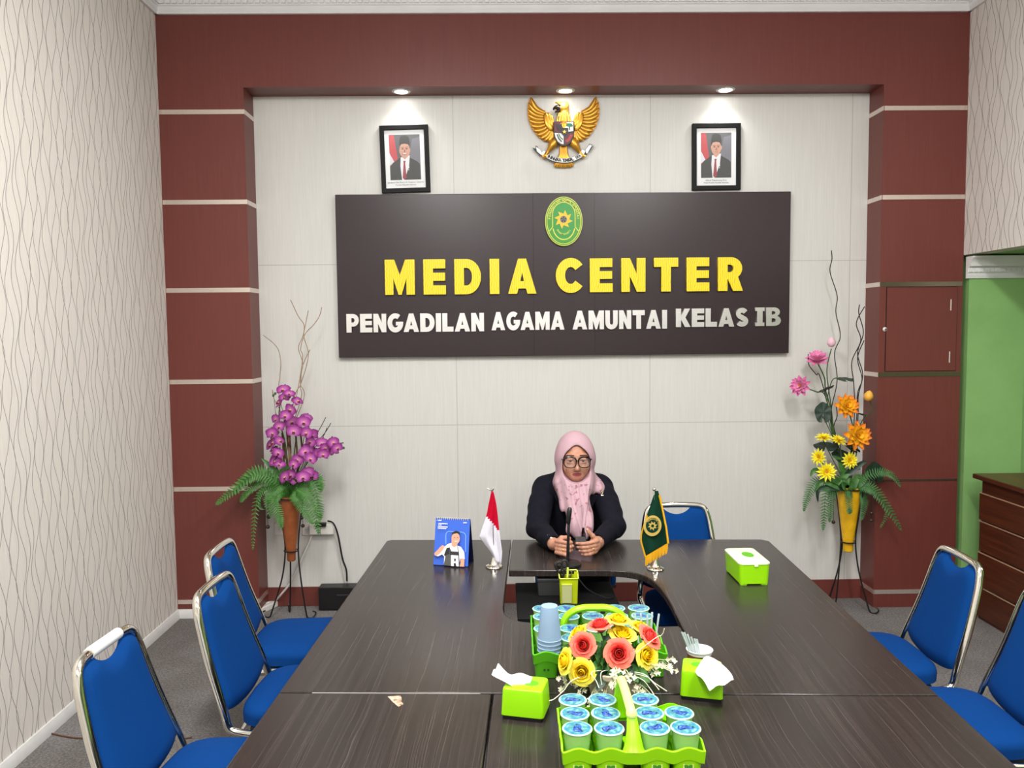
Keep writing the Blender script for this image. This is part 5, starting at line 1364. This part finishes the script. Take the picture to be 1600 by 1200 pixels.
DCORE = mat('daisy_core', (200, 132, 24), .8)
LPINK = radial('lotus_pink', [(0, (236, 170, 196)), (.4, (240, 164, 200)), (.75, (226, 110, 176)), (1, (212, 70, 150))], .085, zk=1.)
LORNG = radial('lotus_orange', [(0, (254, 220, 50)), (.45, (253, 204, 44)), (.72, (246, 150, 44)), (1, (226, 92, 44))], .080, zk=1.)
ORCH = radial('orchid_purple', [(0, (232, 150, 200)), (.3, (194, 106, 178)), (.65, (150, 58, 138)), (1, (112, 24, 100))], .050)
OLIP = mat('orchid_lip', (104, 14, 66), .5); OYEL = mat('orchid_throat', (232, 196, 90), .5)
FERN = m_speckle('fern_green', (76, 132, 52), (48, 98, 38), 40, .6); FERN2 = m_speckle('dark_fern_green', (64, 118, 54), (40, 84, 42), 40, .6)
LEAF = m_speckle('dark_leaf', (30, 58, 40), (20, 42, 32), 30, .45); LEAF2 = m_speckle('leaf_green', (74, 124, 54), (48, 92, 40), 30, .5)
STEM = m_speckle('stem_green', (62, 92, 46), (46, 72, 38), 30, .6); TWIG = m_speckle('dark_twig', (40, 34, 32), (26, 22, 20), 30, .7); WILLOW = m_speckle('pale_twig', (168, 138, 112), (140, 112, 90), 30, .7); BARK = m_speckle('brown_stick', (124, 86, 58), (74, 48, 34), 60, .8)
DAISY_ME = flower([(13, .056, .017, 12, -14, .25, .004, 0, .8), (12, .046, .015, 28, -18, .25, .004, .003, .8), (9, .030, .011, 50, -10, .2, .003, .006, .8)], (.010, .010)).mesh('daisy_bloom', [DAISY, DCORE], None, 180)
LOTA = [(9, .068, .036, 2, 26, .55, .008, -.004, .7), (9, .064, .034, 22, 26, .55, .006, .002, .7), (8, .054, .030, 42, 26, .55, .005, .008, .7), (6, .040, .024, 62, 20, .5, .003, .012, .7)]
LPINK_ME = flower(LOTA, (.010, .018)).mesh('lotus_bloom', [LPINK, DCORE], None, 180); LORNG_ME = flower(LOTA, (.010, .018)).mesh('lotus_bloom', [LORNG, mat('lotus_core', (196, 96, 24), .8)], None, 180)
def orchid():
    g = G()
    for a, L, w in ((90, .040, .030), (215, .040, .030), (325, .040, .030)):
        M = Matrix.Rotation(math.radians(a), 4, 'Z'); g.grid([[M @ p for p in r] for r in petal(L, w, 4, 10, .25, .003, prof=.8)], 0)
    for a in (18, 162):
        M = Matrix.Translation(V((0, 0, .003))) @ Matrix.Rotation(math.radians(a), 4, 'Z'); g.grid([[M @ p for p in r] for r in petal(.044, .056, 8, -14, .12, .003, prof=.85)], 0)
    M = Matrix.Rotation(math.radians(270), 4, 'Z'); g.grid([[M @ p for p in r] for r in petal(.022, .016, 60, -80, .9, .002, prof=.8)], 1)
    g.ball((0, 0, .010), .0050, 2, 8); return g
ORCH_ME = orchid().mesh('orchid_bloom', [ORCH, OLIP, OYEL], None, 180)
def bud(r, m): return G().lathe([(.0005, -r*1.1), (r*.6, -r*.9), (r*.95, -r*.2), (r*.9, r*.35), (r*.5, r*.95), (.0005, r*1.25)], n=12).mesh('flower_bud', m, None, 180)
def frond(path, wid, m, name, parent, n=30, normal=(0, -1, .6)):
    """fern frond: a midrib with two rows of leaflets"""
    P = spline(path, 10); L = len(P)-1; g = G(); g.tube(P, [.0028*(1-.7*i/L) for i in range(L+1)], 5)
    for k in range(n):
        f = .08+.92*k/(n-1); i = min(int(f*L), L-1); p = P[i].lerp(P[i+1], f*L-i); t = (P[i+1]-P[i]).normalized()
        nn = V(normal); s = t.cross(nn); s = s.normalized() if s.length > 1e-4 else V((1, 0, 0)); up = s.cross(t)
        ln = wid*(math.sin(PI*min(f*.86+.14, 1))**.7)*(.9+.2*random.random())+.004; w = wid*.225
        for sg in (-1, 1):
            d = (s*sg+t*.32+up*(.10)-V((0, 0, .22))).normalized(); q = t*w
            g.add([p-q*.5, p+q*.5, p+d*ln*.55+q*.55+up*.002, p+d*ln*.55-q*.40-up*.001, p+d*ln], [(0, 1, 2, 3), (3, 2, 4)])
    me = g.mesh(name, m, wl(parent), 0); o = bpy.data.objects.new(name, me); COL.objects.link(o); o.parent = parent; return o
def lotus_leaf(c, n, r, m, parent, up=(0, 0, 1), notch=True, squash=1.0):
    g = G(); M = aim(c, n, up); K = 28; rr = [0, .35, .7, 1.0]; rings = []
    for q in rr[1:]:
        rings.append([M @ V((r*q*math.cos(a)*squash*(1+.05*math.sin(5*a)*q), r*q*math.sin(a)*(1+.05*math.sin(5*a)*q), r*(.10*q*q-.08*q+.03*q*math.sin(7*a)))) for a in [(-PI/2+.16*(notch)+ (2*PI-.32*(notch))*k/K) for k in range(K+1)]])
    o = len(g.v); g.v.append(M @ V((0, 0, -.0))); g.v += [p for r_ in rings for p in r_]
    for k in range(K): g.f.append((o, o+1+k, o+2+k)); g.m.append(0)
    for j in range(len(rings)-1):
        for k in range(K): a = o+1+j*(K+1)+k; g.f.append((a, a+K+1, a+K+2, a+1)); g.m.append(0)
    return obj('lotus_leaf', g, m, parent, True, smooth=180)
def blade(path, w, m, parent, name='leaf', side=(1, 0, 0)):
    P = spline(path, 6); n = len(P); g = G(); rows = []
    for i, p in enumerate(P):
        t = (P[min(i+1, n-1)]-P[max(i-1, 0)]).normalized(); s = t.cross(V((0, -1, .3))); s = s.normalized() if s.length > .05 else V(side); u = s.cross(t)
        ww = w*math.sin(PI*min(.06+.94*(i/(n-1))**.8, 1))**.85+.0004; rows.append([p-s*ww+u*ww*.25, p-s*ww*.5+u*ww*.06, p, p+s*ww*.5+u*ww*.06, p+s*ww+u*ww*.25])
    return obj(name, g.grid(rows), m, parent, True, smooth=180)
def stem(pts, r, m, parent, name='stem', n=6): return obj(name, G().tube(spline(pts, 7), r, n), m, parent, True)
def stand_and_vase(label_s, label_a, cx, cy, zrim, zbot, rr, rb, vm, feet, beads):
    s = thing('plant_stand', label_s, 'plant stand', (cx, cy, 0), 0, 'wrought iron plant stands')
    zr = zbot+.065; rad = lambda z: rb+(rr-rb)*((z-zbot)/(zrim-zbot))
    for nm, z, ex in (('rim_ring', zrim-.012, .009), ('neck_ring', zr, .008)):
        obj(nm, G().tube([V((cx+(rad(z)+ex)*math.cos(a), cy+(rad(z)+ex)*math.sin(a), z)) for a in [2*PI*k/24 for k in range(24)]], .0045, 6, closed=True), IRON, s, True)
    for fx, fy in feet:
        a = math.atan2(fy, fx); d = V((math.cos(a), math.sin(a), 0)); R = math.hypot(fx, fy); c = V((cx, cy, 0))
        pts = [c+d*(rad(zrim)+.012)+V((0, 0, zrim-.01)), c+d*(rad(zr+.15)+.006)+V((0, 0, zr+.15)), c+d*(rad(zr)+.010)+V((0, 0, zr)), c+d*(rad(zr)+R*.22)+V((0, 0, zr*.60)), c+d*R*.85+V((0, 0, .06)), c+d*(R+.0)+V((0, 0, .006)), c+d*(R+.035)+V((0, 0, .007)), c+d*(R+.050)+V((0, 0, .030)), c+d*(R+.030)+V((0, 0, .044))]
        obj('leg', G().tube(spline(pts, 6), .0050, 7), IRON, s, True)
    for bx, by, bz in beads:
        g = G().tube([V((bx, by, zrim-.012)), V((bx, by, bz))], .0015, 5); g.ball(V((bx, by, bz)), .0125, 1, 10)
        obj('bead', g, [IRON, mat('dark_bead', (52, 34, 28), .35) if 'dark_bead' not in bpy.data.materials else bpy.data.materials['dark_bead']], s, True)
    t = thing('flower_arrangement', label_a, 'flowers', (cx, cy, zbot))
    h = zrim-zbot
    pr = [(.0005, 0), (rb*.8, .0), (rb, .006), (rb*1.06, .05), (rb+(rr-rb)*.42, h*.45), (rb+(rr-rb)*.74, h*.75), (rr, h), (rr-.005, h), (rr*.8, h*.8), (.0005, h*.78)]
    obj('vase', G().lathe(pr, (0, 0, 0), 28), vm, t)
    return t
ORV = m_speckle('orange_ceramic', (158, 88, 44), (136, 70, 34), 18, .5); YEV = m_speckle('yellow_ceramic', (238, 188, 24), (220, 166, 16), 18, .45)

# ---- the purple orchids by the left pillar
cx, cy = -1.322, 4.985
t = stand_and_vase('black iron stand holding the orange vase by the left pillar', 'purple orchids and ferns in an orange vase by the left pillar', cx, cy, .800, .385, .073, .026, ORV, [(-.165, .055), (.085, .035), (-.06, .15)],
                   [(-1.457, 4.985, .665), (-1.460, 4.975, .605), (-1.243, 4.955, .665), (-1.240, 4.965, .612)])
cv = V((cx, cy, .79)); A = lambda px, py, y=4.93: at(px, py, y=y)
orc = [(443,610),(445,622),(452,616),(437,630),(464,628),(455,640),(432,655),(437,667),(447,650),(455,660),(465,671),(459,674),(479,654),(474,660),(480,677),(488,680),(486,690),(424,677),(430,680),(428,692),(436,690),(424,696),(428,704),(434,708),(428,716),(431,722),(437,727),(482,701),(476,706),(485,717),(490,712),(466,719),(460,726),(503,693),(508,700),(505,710),(498,708),(520,692),(527,700),(521,705),(454,743),(446,746),(462,748),(481,740),(474,746),(487,744)]
random.seed(11)
for k, (px, py) in enumerate(orc):
    edge = px < 440 and 670 < py < 730 or py < 632
    n = V((random.uniform(-.5, .5)+(px-465)*.008, -1, random.uniform(-.1, .45))) if not edge else V((random.uniform(-.9, .9), -.55, random.uniform(-.2, 1.0)))
    inst('orchid_bloom', ORCH_ME, aim(A(px, py, 4.94-.03*(k % 3)), n, s=random.uniform(.86, 1.08), spin=random.uniform(-.6, .6)), t)
for pts in ([(452, 760), (447, 700), (436, 650), (444, 606)], [(456, 760), (462, 690), (470, 650), (480, 652)], [(458, 762), (482, 720), (505, 697), (537, 692)], [(448, 760), (434, 735), (424, 700), (424, 675)]): stem([cv]+[A(x, y, 4.97) for x, y in pts[1:]], .0035, STEM, t, 'flower_stem')
for px, py in ((532, 694), (537, 700), (430, 615), (427, 618)): inst('flower_bud', bud(.008, STEM), Matrix.Translation(A(px, py, 4.93)), t)
for k, (x0, x1, yt) in enumerate(((446, 441, 676), (450, 448, 668), (455, 452, 676), (460, 462, 680), (464, 470, 678), (447, 452, 690), (457, 444, 684))):
    stem([cv+V((.004*k-.012, 0, 0)), A((x0+x1)/2+3*math.sin(k*2), (760+yt)/2, 5.0), A(x1+2, yt+30, 5.0), A(x1, yt, 5.0)], .006, BARK, t, 'dried_stick')
for pts in ([(484, 700), (503, 664), (509, 652)], [(486, 705), (508, 676), (517, 661)], [(488, 706), (505, 682), (511, 668)], [(470, 712), (474, 690), (476, 680)]): stem([cv]+[A(x, y, 4.99) for x, y in pts], .0022, TWIG, t, 'twig')
Z = lambda x, y: A(400+x/6.667, 440+y/6.667, 5.05)
for pts in ([(500, 1210), (462, 1060), (490, 870), (562, 710)], [(400, 1210), (462, 1075), (470, 960), (488, 850), (442, 690), (492, 555), (545, 300)], [(470, 1210), (462, 1090), (520, 900), (545, 740), (500, 580), (500, 450), (440, 360), (360, 190)], [(480, 860), (465, 700), (510, 550), (600, 450), (660, 360), (685, 268)], [(240, 1180), (250, 980), (258, 830), (215, 680), (75, 558)], [(245, 1330), (190, 1230), (170, 1130)]):
    stem([cv, A(452, 690, 5.0)]+[Z(x, y) for x, y in pts], .0024, WILLOW, t, 'willow_branch')
stem([cv, A(436, 690, 5.0), Z(190, 1240), Z(170, 1125)], .002, WILLOW, t, 'willow_branch')
fr = [([(430, 752), (398, 742), (362, 768), (338, 788)], .050, 4.86), ([(432, 748), (402, 738), (380, 752), (366, 772)], .052, 4.90), ([(428, 760), (404, 775), (397, 820), (395, 858)], .030, 4.88), ([(440, 770), (428, 782), (436, 805), (440, 824)], .042, 4.86),
      ([(462, 765), (478, 772), (492, 800), (498, 834)], .052, 4.87), ([(466, 756), (488, 755), (498, 790), (500, 812)], .050, 4.92), ([(464, 750), (484, 744), (499, 752), (501, 768)], .050, 4.97), ([(446, 762), (428, 765), (418, 782), (424, 808)], .040, 4.90), ([(458, 768), (464, 780), (476, 798), (488, 818)], .044, 4.86), ([(434, 752), (408, 752), (388, 766), (376, 784)], .044, 4.92)]
for k, (pts, w, y) in enumerate(fr): frond([cv+V((0, -.01, -.005))]+[A(x, yy, 4.97+(y-4.97)*min(1, .5+.25*i)) for i, (x, yy) in enumerate(pts)], w, FERN, 'fern_frond', t, 30)
for pts, w in (([(438, 752), (424, 730), (408, 716)], .022), ([(440, 745), (446, 732), (458, 728)], .018), ([(436, 755), (425, 745), (420, 735)], .02), ([(430, 762), (408, 768), (406, 792), (414, 796)], .014), ([(446, 750), (436, 742), (430, 730)], .02), ([(462, 750), (474, 742), (490, 745)], .016)): blade([cv]+[A(x, y, 4.93) for x, y in pts], w, LEAF2, t)

# ---- the lotus arrangement by the right pillar
cx, cy = 2.235, 5.075
t = stand_and_vase('black iron stand holding the yellow vase by the right pillar', 'pink and orange lotus flowers with yellow daisies in a yellow vase by the right pillar', cx, cy, .795, .370, .078, .030, YEV, [(-.06, .15), (-.055, .06), (.105, -.105)],
                   [(2.352, 5.01, .635), (2.356, 5.02, .585), (2.118, 5.03, .575)])
cv = V((cx, cy, .785)); A = lambda px, py, y=5.02: at(px, py, y=y)
def bl(me, px, py, n, s=1., y=5.02, nm=None): return inst(nm or me.name.split('.')[0], me, aim(A(px, py, y), n, s=s, spin=random.uniform(0, 1)), t)
bl(LPINK_ME, 1277, 563, (-.25, -.62, 1.1), 1.05, 5.10); bl(LPINK_ME, 1251, 603, (-.8, -.9, .15), .95, 5.06)
bl(LORNG_ME, 1322, 635, (.05, -1, .35), 1.14, 4.98); bl(LORNG_ME, 1338, 681, (.15, -1, .2), 1.32, 4.94)
inst('flower_bud', bud(.028, mat('pale_pink_bud', (232, 190, 204), .5)), Matrix.Translation(A(1299, 535, 5.10)), t); inst('flower_bud', bud(.030, mat('yellow_bud', (238, 178, 70), .5)), aim(A(1357, 619, 5.0), (.15, -.2, 1)), t)
for px, py, n, s in ((1291, 737, (-.1, -1, .1), 1.12), (1327, 719, (.15, -1, .1), 1.0), (1280, 714, (-.9, -.6, .1), .98), (1287, 685, (-.1, -.35, 1), .95), (1310, 689, (.2, -.5, .9), .95)): bl(DAISY_ME, px, py, n, s, 4.98)
for px, py, n, r, sq in ((1286, 645, (-.15, -1, .15), .066, .78), (1290, 608, (.3, -.35, -.85), .055, 1.), (1321, 593, (0, -.22, 1), .052, 1.), (1290, 698, (-.1, -.28, 1), .072, 1.), (1367, 739, (.25, -1, .15), .068, 1.), (1332, 700, (.3, -.4, .8), .05, 1.), (1315, 712, (0, -.5, .8), .06, 1.), (1348, 648, (.2, -.2, 1), .03, 1.)):
    lotus_leaf(A(px, py, 5.03), n, r, LEAF, t, squash=sq)
Q = lambda L, y=5.06: [A(a, b, y) for a, b in L]
stem([cv]+Q([(1305, 690), (1298, 640), (1290, 610), (1288, 590), (1278, 568)]), .0045, STEM, t, 'flower_stem'); stem([cv]+Q([(1306, 690), (1298, 630), (1292, 580), (1299, 545)]), .0035, STEM, t, 'flower_stem'); stem([cv]+Q([(1304, 690), (1290, 620), (1275, 612), (1258, 606)]), .004, STEM, t, 'flower_stem')
stem([cv]+Q([(1330, 700), (1333, 670), (1325, 640)], 5.02), .004, STEM, t, 'flower_stem'); stem([cv]+Q([(1338, 710), (1345, 662), (1362, 640), (1357, 622)], 5.02), .0035, STEM, t, 'flower_stem'); stem([cv]+Q([(1330, 720), (1337, 684)], 5.0), .004, STEM, t, 'flower_stem')
stem([cv]+Q([(1304, 690), (1292, 640), (1300, 595), (1316, 592)]), .003, STEM, t, 'flower_stem'); stem([cv]+Q([(1304, 690), (1285, 650)], 5.05), .003, STEM, t, 'flower_stem'); stem([cv]+Q([(1345, 750), (1366, 740)], 5.05), .003, STEM, t, 'flower_stem')
for px, py in ((1291, 737), (1327, 719), (1280, 714), (1287, 688), (1310, 691)): stem([cv]+Q([(1318, 750), (px+3, py+8), (px, py)], 5.01), .003, STEM, t, 'flower_stem')
for pts in ([(1318, 720), (1301, 675), (1299, 640), (1308, 595), (1304, 552), (1313, 525), (1306, 488), (1308, 462), (1297, 425), (1300, 405), (1299, 391)],
            [(1335, 650), (1334, 600), (1331, 565), (1345, 532), (1338, 505), (1351, 479)], [(1340, 660), (1341, 620), (1348, 585), (1340, 552), (1349, 520), (1342, 490), (1343, 476)], [(1338, 660), (1340, 615), (1347, 592), (1340, 560), (1350, 532)], [(1285, 600), (1275, 585), (1264, 570), (1263, 553)], [(1302, 690), (1303, 665), (1308, 650), (1306, 630)]):
    stem([cv]+Q(pts, 5.13 if pts[0][0] < 1330 else 5.02), .0032, TWIG, t, 'curly_branch')
fr = [([(1300, 755), (1276, 752), (1262, 775), (1256, 798)], .040, 5.0), ([(1308, 765), (1292, 765), (1288, 800), (1286, 828)], .040, 4.97), ([(1326, 765), (1326, 775), (1327, 795), (1328, 802)], .030, 4.96), ([(1345, 760), (1365, 765), (1388, 795), (1408, 828)], .046, 4.95), ([(1345, 750), (1372, 738), (1393, 742), (1407, 760)], .034, 4.95), ([(1310, 760), (1300, 770), (1298, 795), (1296, 815)], .036, 4.99), ([(1350, 765), (1372, 775), (1386, 800), (1376, 824)], .024, 4.96), ([(1345, 765), (1350, 785), (1346, 812)], .034, 5.0)]
for k, (pts, w, y) in enumerate(fr): frond([cv+V((0, -.01, -.005))]+[A(x, yy, 5.05+(y-5.05)*min(1, .5+.25*i)) for i, (x, yy) in enumerate(pts)], w, FERN2, 'fern_frond', t, 30)
for pts, w in (([(1310, 760), (1285, 752), (1272, 770)], .022), ([(1312, 762), (1280, 765), (1278, 785)], .020), ([(1320, 760), (1322, 745), (1318, 740)], .024), ([(1330, 765), (1340, 745), (1347, 752)], .022), ([(1330, 755), (1316, 748), (1306, 762)], .024), ([(1308, 752), (1275, 735), (1266, 745)], .022), ([(1340, 758), (1352, 745), (1356, 735)], .022), ([(1315, 750), (1330, 735), (1345, 733)], .022), ([(1318, 740), (1312, 720), (1300, 712)], .022), ([(1322, 745), (1345, 725), (1355, 722)], .02)): blade([cv]+[A(x, y, 5.0) for x, y in pts], w, LEAF2 if w > .0215 else LEAF, t)

# ---- the bowl of roses on the table
RP = V((.318, 2.275, TZ)); random.seed(5)
t = thing('rose_arrangement', 'coral and yellow artificial roses in a cream pot between the carriers', 'flowers', RP)
CREAM = m_speckle('cream_pot', (226, 214, 190), (214, 198, 172), 14, .4)
obj('pot', G().lathe([(.0005, 0), (.058, 0), (.062, .004), (.074, .055), (.083, .078), (.088, .082), (.088, .094), (.082, .096), (.075, .085), (.0005, .08)], n=36), CREAM, t)
obj('foliage_base', G().ball((0, 0, .088), .072, 0, 16, (1, 1, .5)), LEAF2, t)
def rose():
    g = G()
    for k, (n, rk, h, r0, op, dr) in enumerate(((3, .0075, .043, .9, -.35, 0), (4, .0130, .043, .85, -.15, 0), (5, .0190, .042, .75, .06, .002), (5, .0250, .040, .60, .22, .006), (6, .0300, .035, .45, .48, .012))):
        for i in range(n):
            a0 = 2*PI*i/n+k*.83; sp = 2*PI/n*.72; rows = []
            for j in range(7):
                f = j/6; row = []
                for q in range(9):
                    u = q/4-1; a = a0+u*sp; e = max(0, f-.6)/.4
                    w = rk*(r0+(1-r0)*min(1, f*1.8))*(1+op*e*e)*(1+.09*u)+dr*e*e*.5; z = h*(f-.13*u*u*f)-dr*e*e*.9+.0012*math.sin(u*5+k)*e
                    row.append(V((w*math.cos(a), w*math.sin(a), z)))
                rows.append(row)
            g.grid(rows)
    sp = []
    for j in range(26): f = j/25; a = f*4.5*PI; r = .0062*(1-f*.85); sp.append((V((r*math.cos(a), r*math.sin(a), .012)), V((r*math.cos(a), r*math.sin(a), .0435-.002*f))))
    g.grid([[p for p, q in sp], [q for p, q in sp]]); return g
def rosem(nm, a, b, c):
    m = mat(nm, b, .6, spec=.2, Subsurface_Weight=.05); bb = NB(m); vec, o = bb.obj(); r = bb.M('SQRT', bb.M('ADD', bb.M('MULTIPLY', o[0], o[0]), bb.M('MULTIPLY', o[1], o[1])))
    bb.color(bb.ramp(bb.M('DIVIDE', r, .048), [(0, a), (.45, b), (1, c)])); return m
RC = rose().mesh('rose', rosem('rose_coral', (232, 52, 56), (244, 88, 80), (246, 128, 104)), None, 180); RY = rose().mesh('rose', rosem('rose_yellow', (238, 186, 20), (252, 220, 30), (250, 236, 96)), None, 180)
core = RP+V((0, 0, .07))
for me, px, py, dy, n, s in ((RC, 911, 1008, -.04, (-.25, -.9, .5), 1.0), (RC, 967, 1021, -.06, (-.1, -.9, .45), 1.12), (RC, 937, 976, .0, (-.15, -.05, 1), 1.02), (RC, 1015, 995, -.01, (.6, -.35, .7), 1.08),
    (RY, 903, 988, .02, (-.6, .0, .8), .95), (RY, 883, 1033, -.05, (-1, -.35, .35), 1.02), (RY, 909, 1050, -.075, (-.25, -1, .2), 1.02), (RY, 966, 968, .02, (.1, -.05, 1), 1.0), (RY, 973, 991, -.01, (.1, -.3, 1), 1.08), (RY, 1002, 980, .03, (.35, -.1, .9), .95), (RY, 1011, 1024, -.05, (.45, -.85, .35), 1.02)):
    p = at(px, py, y=RP.y+dy); nn = V(n).normalized(); s *= .76; o = inst('rose', me, aim(p-nn*.018, nn, s=s, spin=random.uniform(0, 2)), t)
    g = G()
    for i in range(5):
        a = 2*PI*i/5; M = aim(p-nn*.024, nn, s=s); g.grid([[M @ Matrix.Rotation(a, 4, 'Z') @ q for q in r] for r in petal(.026, .011, 10, 30, .3, .002, 4, 2)])
    obj('sepal', g, LEAF2, t, True, smooth=180)
    stem([core+(p-core)*.1+V((0, 0, .0)), core.lerp(p-nn*.022, .6)+V((0, 0, .01)), p-nn*.022], .0028, STEM, t, 'flower_stem')
for k in range(34):
    a = random.uniform(0, 2*PI); el = random.uniform(-.25, .85); d = V((math.cos(a)*math.cos(el), math.sin(a)*math.cos(el), math.sin(el))); L = random.uniform(.085, .135)*(.85 if el > .4 else 1)
    if d.y > .3 and el < .0: continue
    e = core+d*L+V((0, 0, .015)); s0 = core+d*L*.45+V((0, 0, .01)); blade([s0, s0.lerp(e, .5)+V((0, 0, .012)), e-V((0, 0, .012))], random.uniform(.014, .022), LEAF2 if k % 3 else LEAF, t)
for px, py, dy in ((938, 1036, -.07), (952, 1050, -.09), (968, 1056, -.09), (985, 1046, -.08), (930, 1058, -.08), (1000, 1052, -.07), (958, 1066, -.09), (1030, 1010, -.02), (1024, 1046, -.05), (885, 1058, -.04), (945, 1000, -.03), (990, 1010, -.03), (930, 1025, -.05), (878, 1010, .0)):
    e = at(px, py, y=RP.y+dy); s0 = core.lerp(e, .30); blade([s0, s0.lerp(e, .55)+V((0, -.006, .012)), e], .021, LEAF2, t)
SPR = mat('white_spray', (236, 232, 206), .6); SPG = mat('pale_spray_stem', (196, 204, 160), .6)
for k in range(17):
    a = -PI/2+random.uniform(-1.75, 1.75) if k < 12 else random.uniform(0, 2*PI); el = random.uniform(-.35, .45); d = V((math.cos(a)*math.cos(el), math.sin(a)*math.cos(el), math.sin(el))); L = random.uniform(.12, .165)
    if d.y > .3: L = .10
    elif abs(d.x) > .6: L *= 1.22
    e = core+d*L; b0 = core+d*.05; mid = b0.lerp(e, .55)+V((0, 0, .018)); g = G().tube(spline([b0, mid, e], 5), .0014, 5, 1)
    for q in range(7):
        f = .45+.55*q/6; c = b0.lerp(e, f)+V((random.uniform(-.013, .013), random.uniform(-.013, .013), random.uniform(-.008, .016)))
        g.tube([b0.lerp(e, f-.08)+V((0, 0, .008)), c], .0009, 4, 1)
        M = aim(c, V((random.uniform(-1, 1), -.8, random.uniform(0, 1))))
        for w in range(4): g.grid([[M @ Matrix.Rotation(PI/2*w, 4, 'Z') @ z for z in r] for r in petal(.0085, .006, 25, 10, .3, .0008, 3, 2)], 0)
    z0 = min(p.z for p in g.v)
    if z0 < TZ+.004: g.v = [p+V((0, 0, TZ+.004-z0)) for p in g.v]
    obj('flower_spray', g, [SPR, SPG], t, True, smooth=0)
for pts in ([(900, 1060), (880, 1080), (866, 1092), (858, 1095)], [(925, 1050), (932, 1065), (936, 1075)], [(1000, 1060), (1015, 1075), (1022, 1086)], [(1006, 1056), (1024, 1068), (1042, 1080)], [(1002, 1052), (1018, 1064), (1030, 1078)], [(1020, 1000), (1034, 992), (1038, 982)], [(940, 1050), (940, 1070), (941, 1080)]):
    P = [at(x, y, y=RP.y-.09-.012*i) for i, (x, y) in enumerate(pts)]; P = [V((p.x, p.y, max(p.z, TZ+.008))) for p in P]; stem([core+V((0, -.03, .02))]+P, .0013, SPR, t, 'tendril', 5)
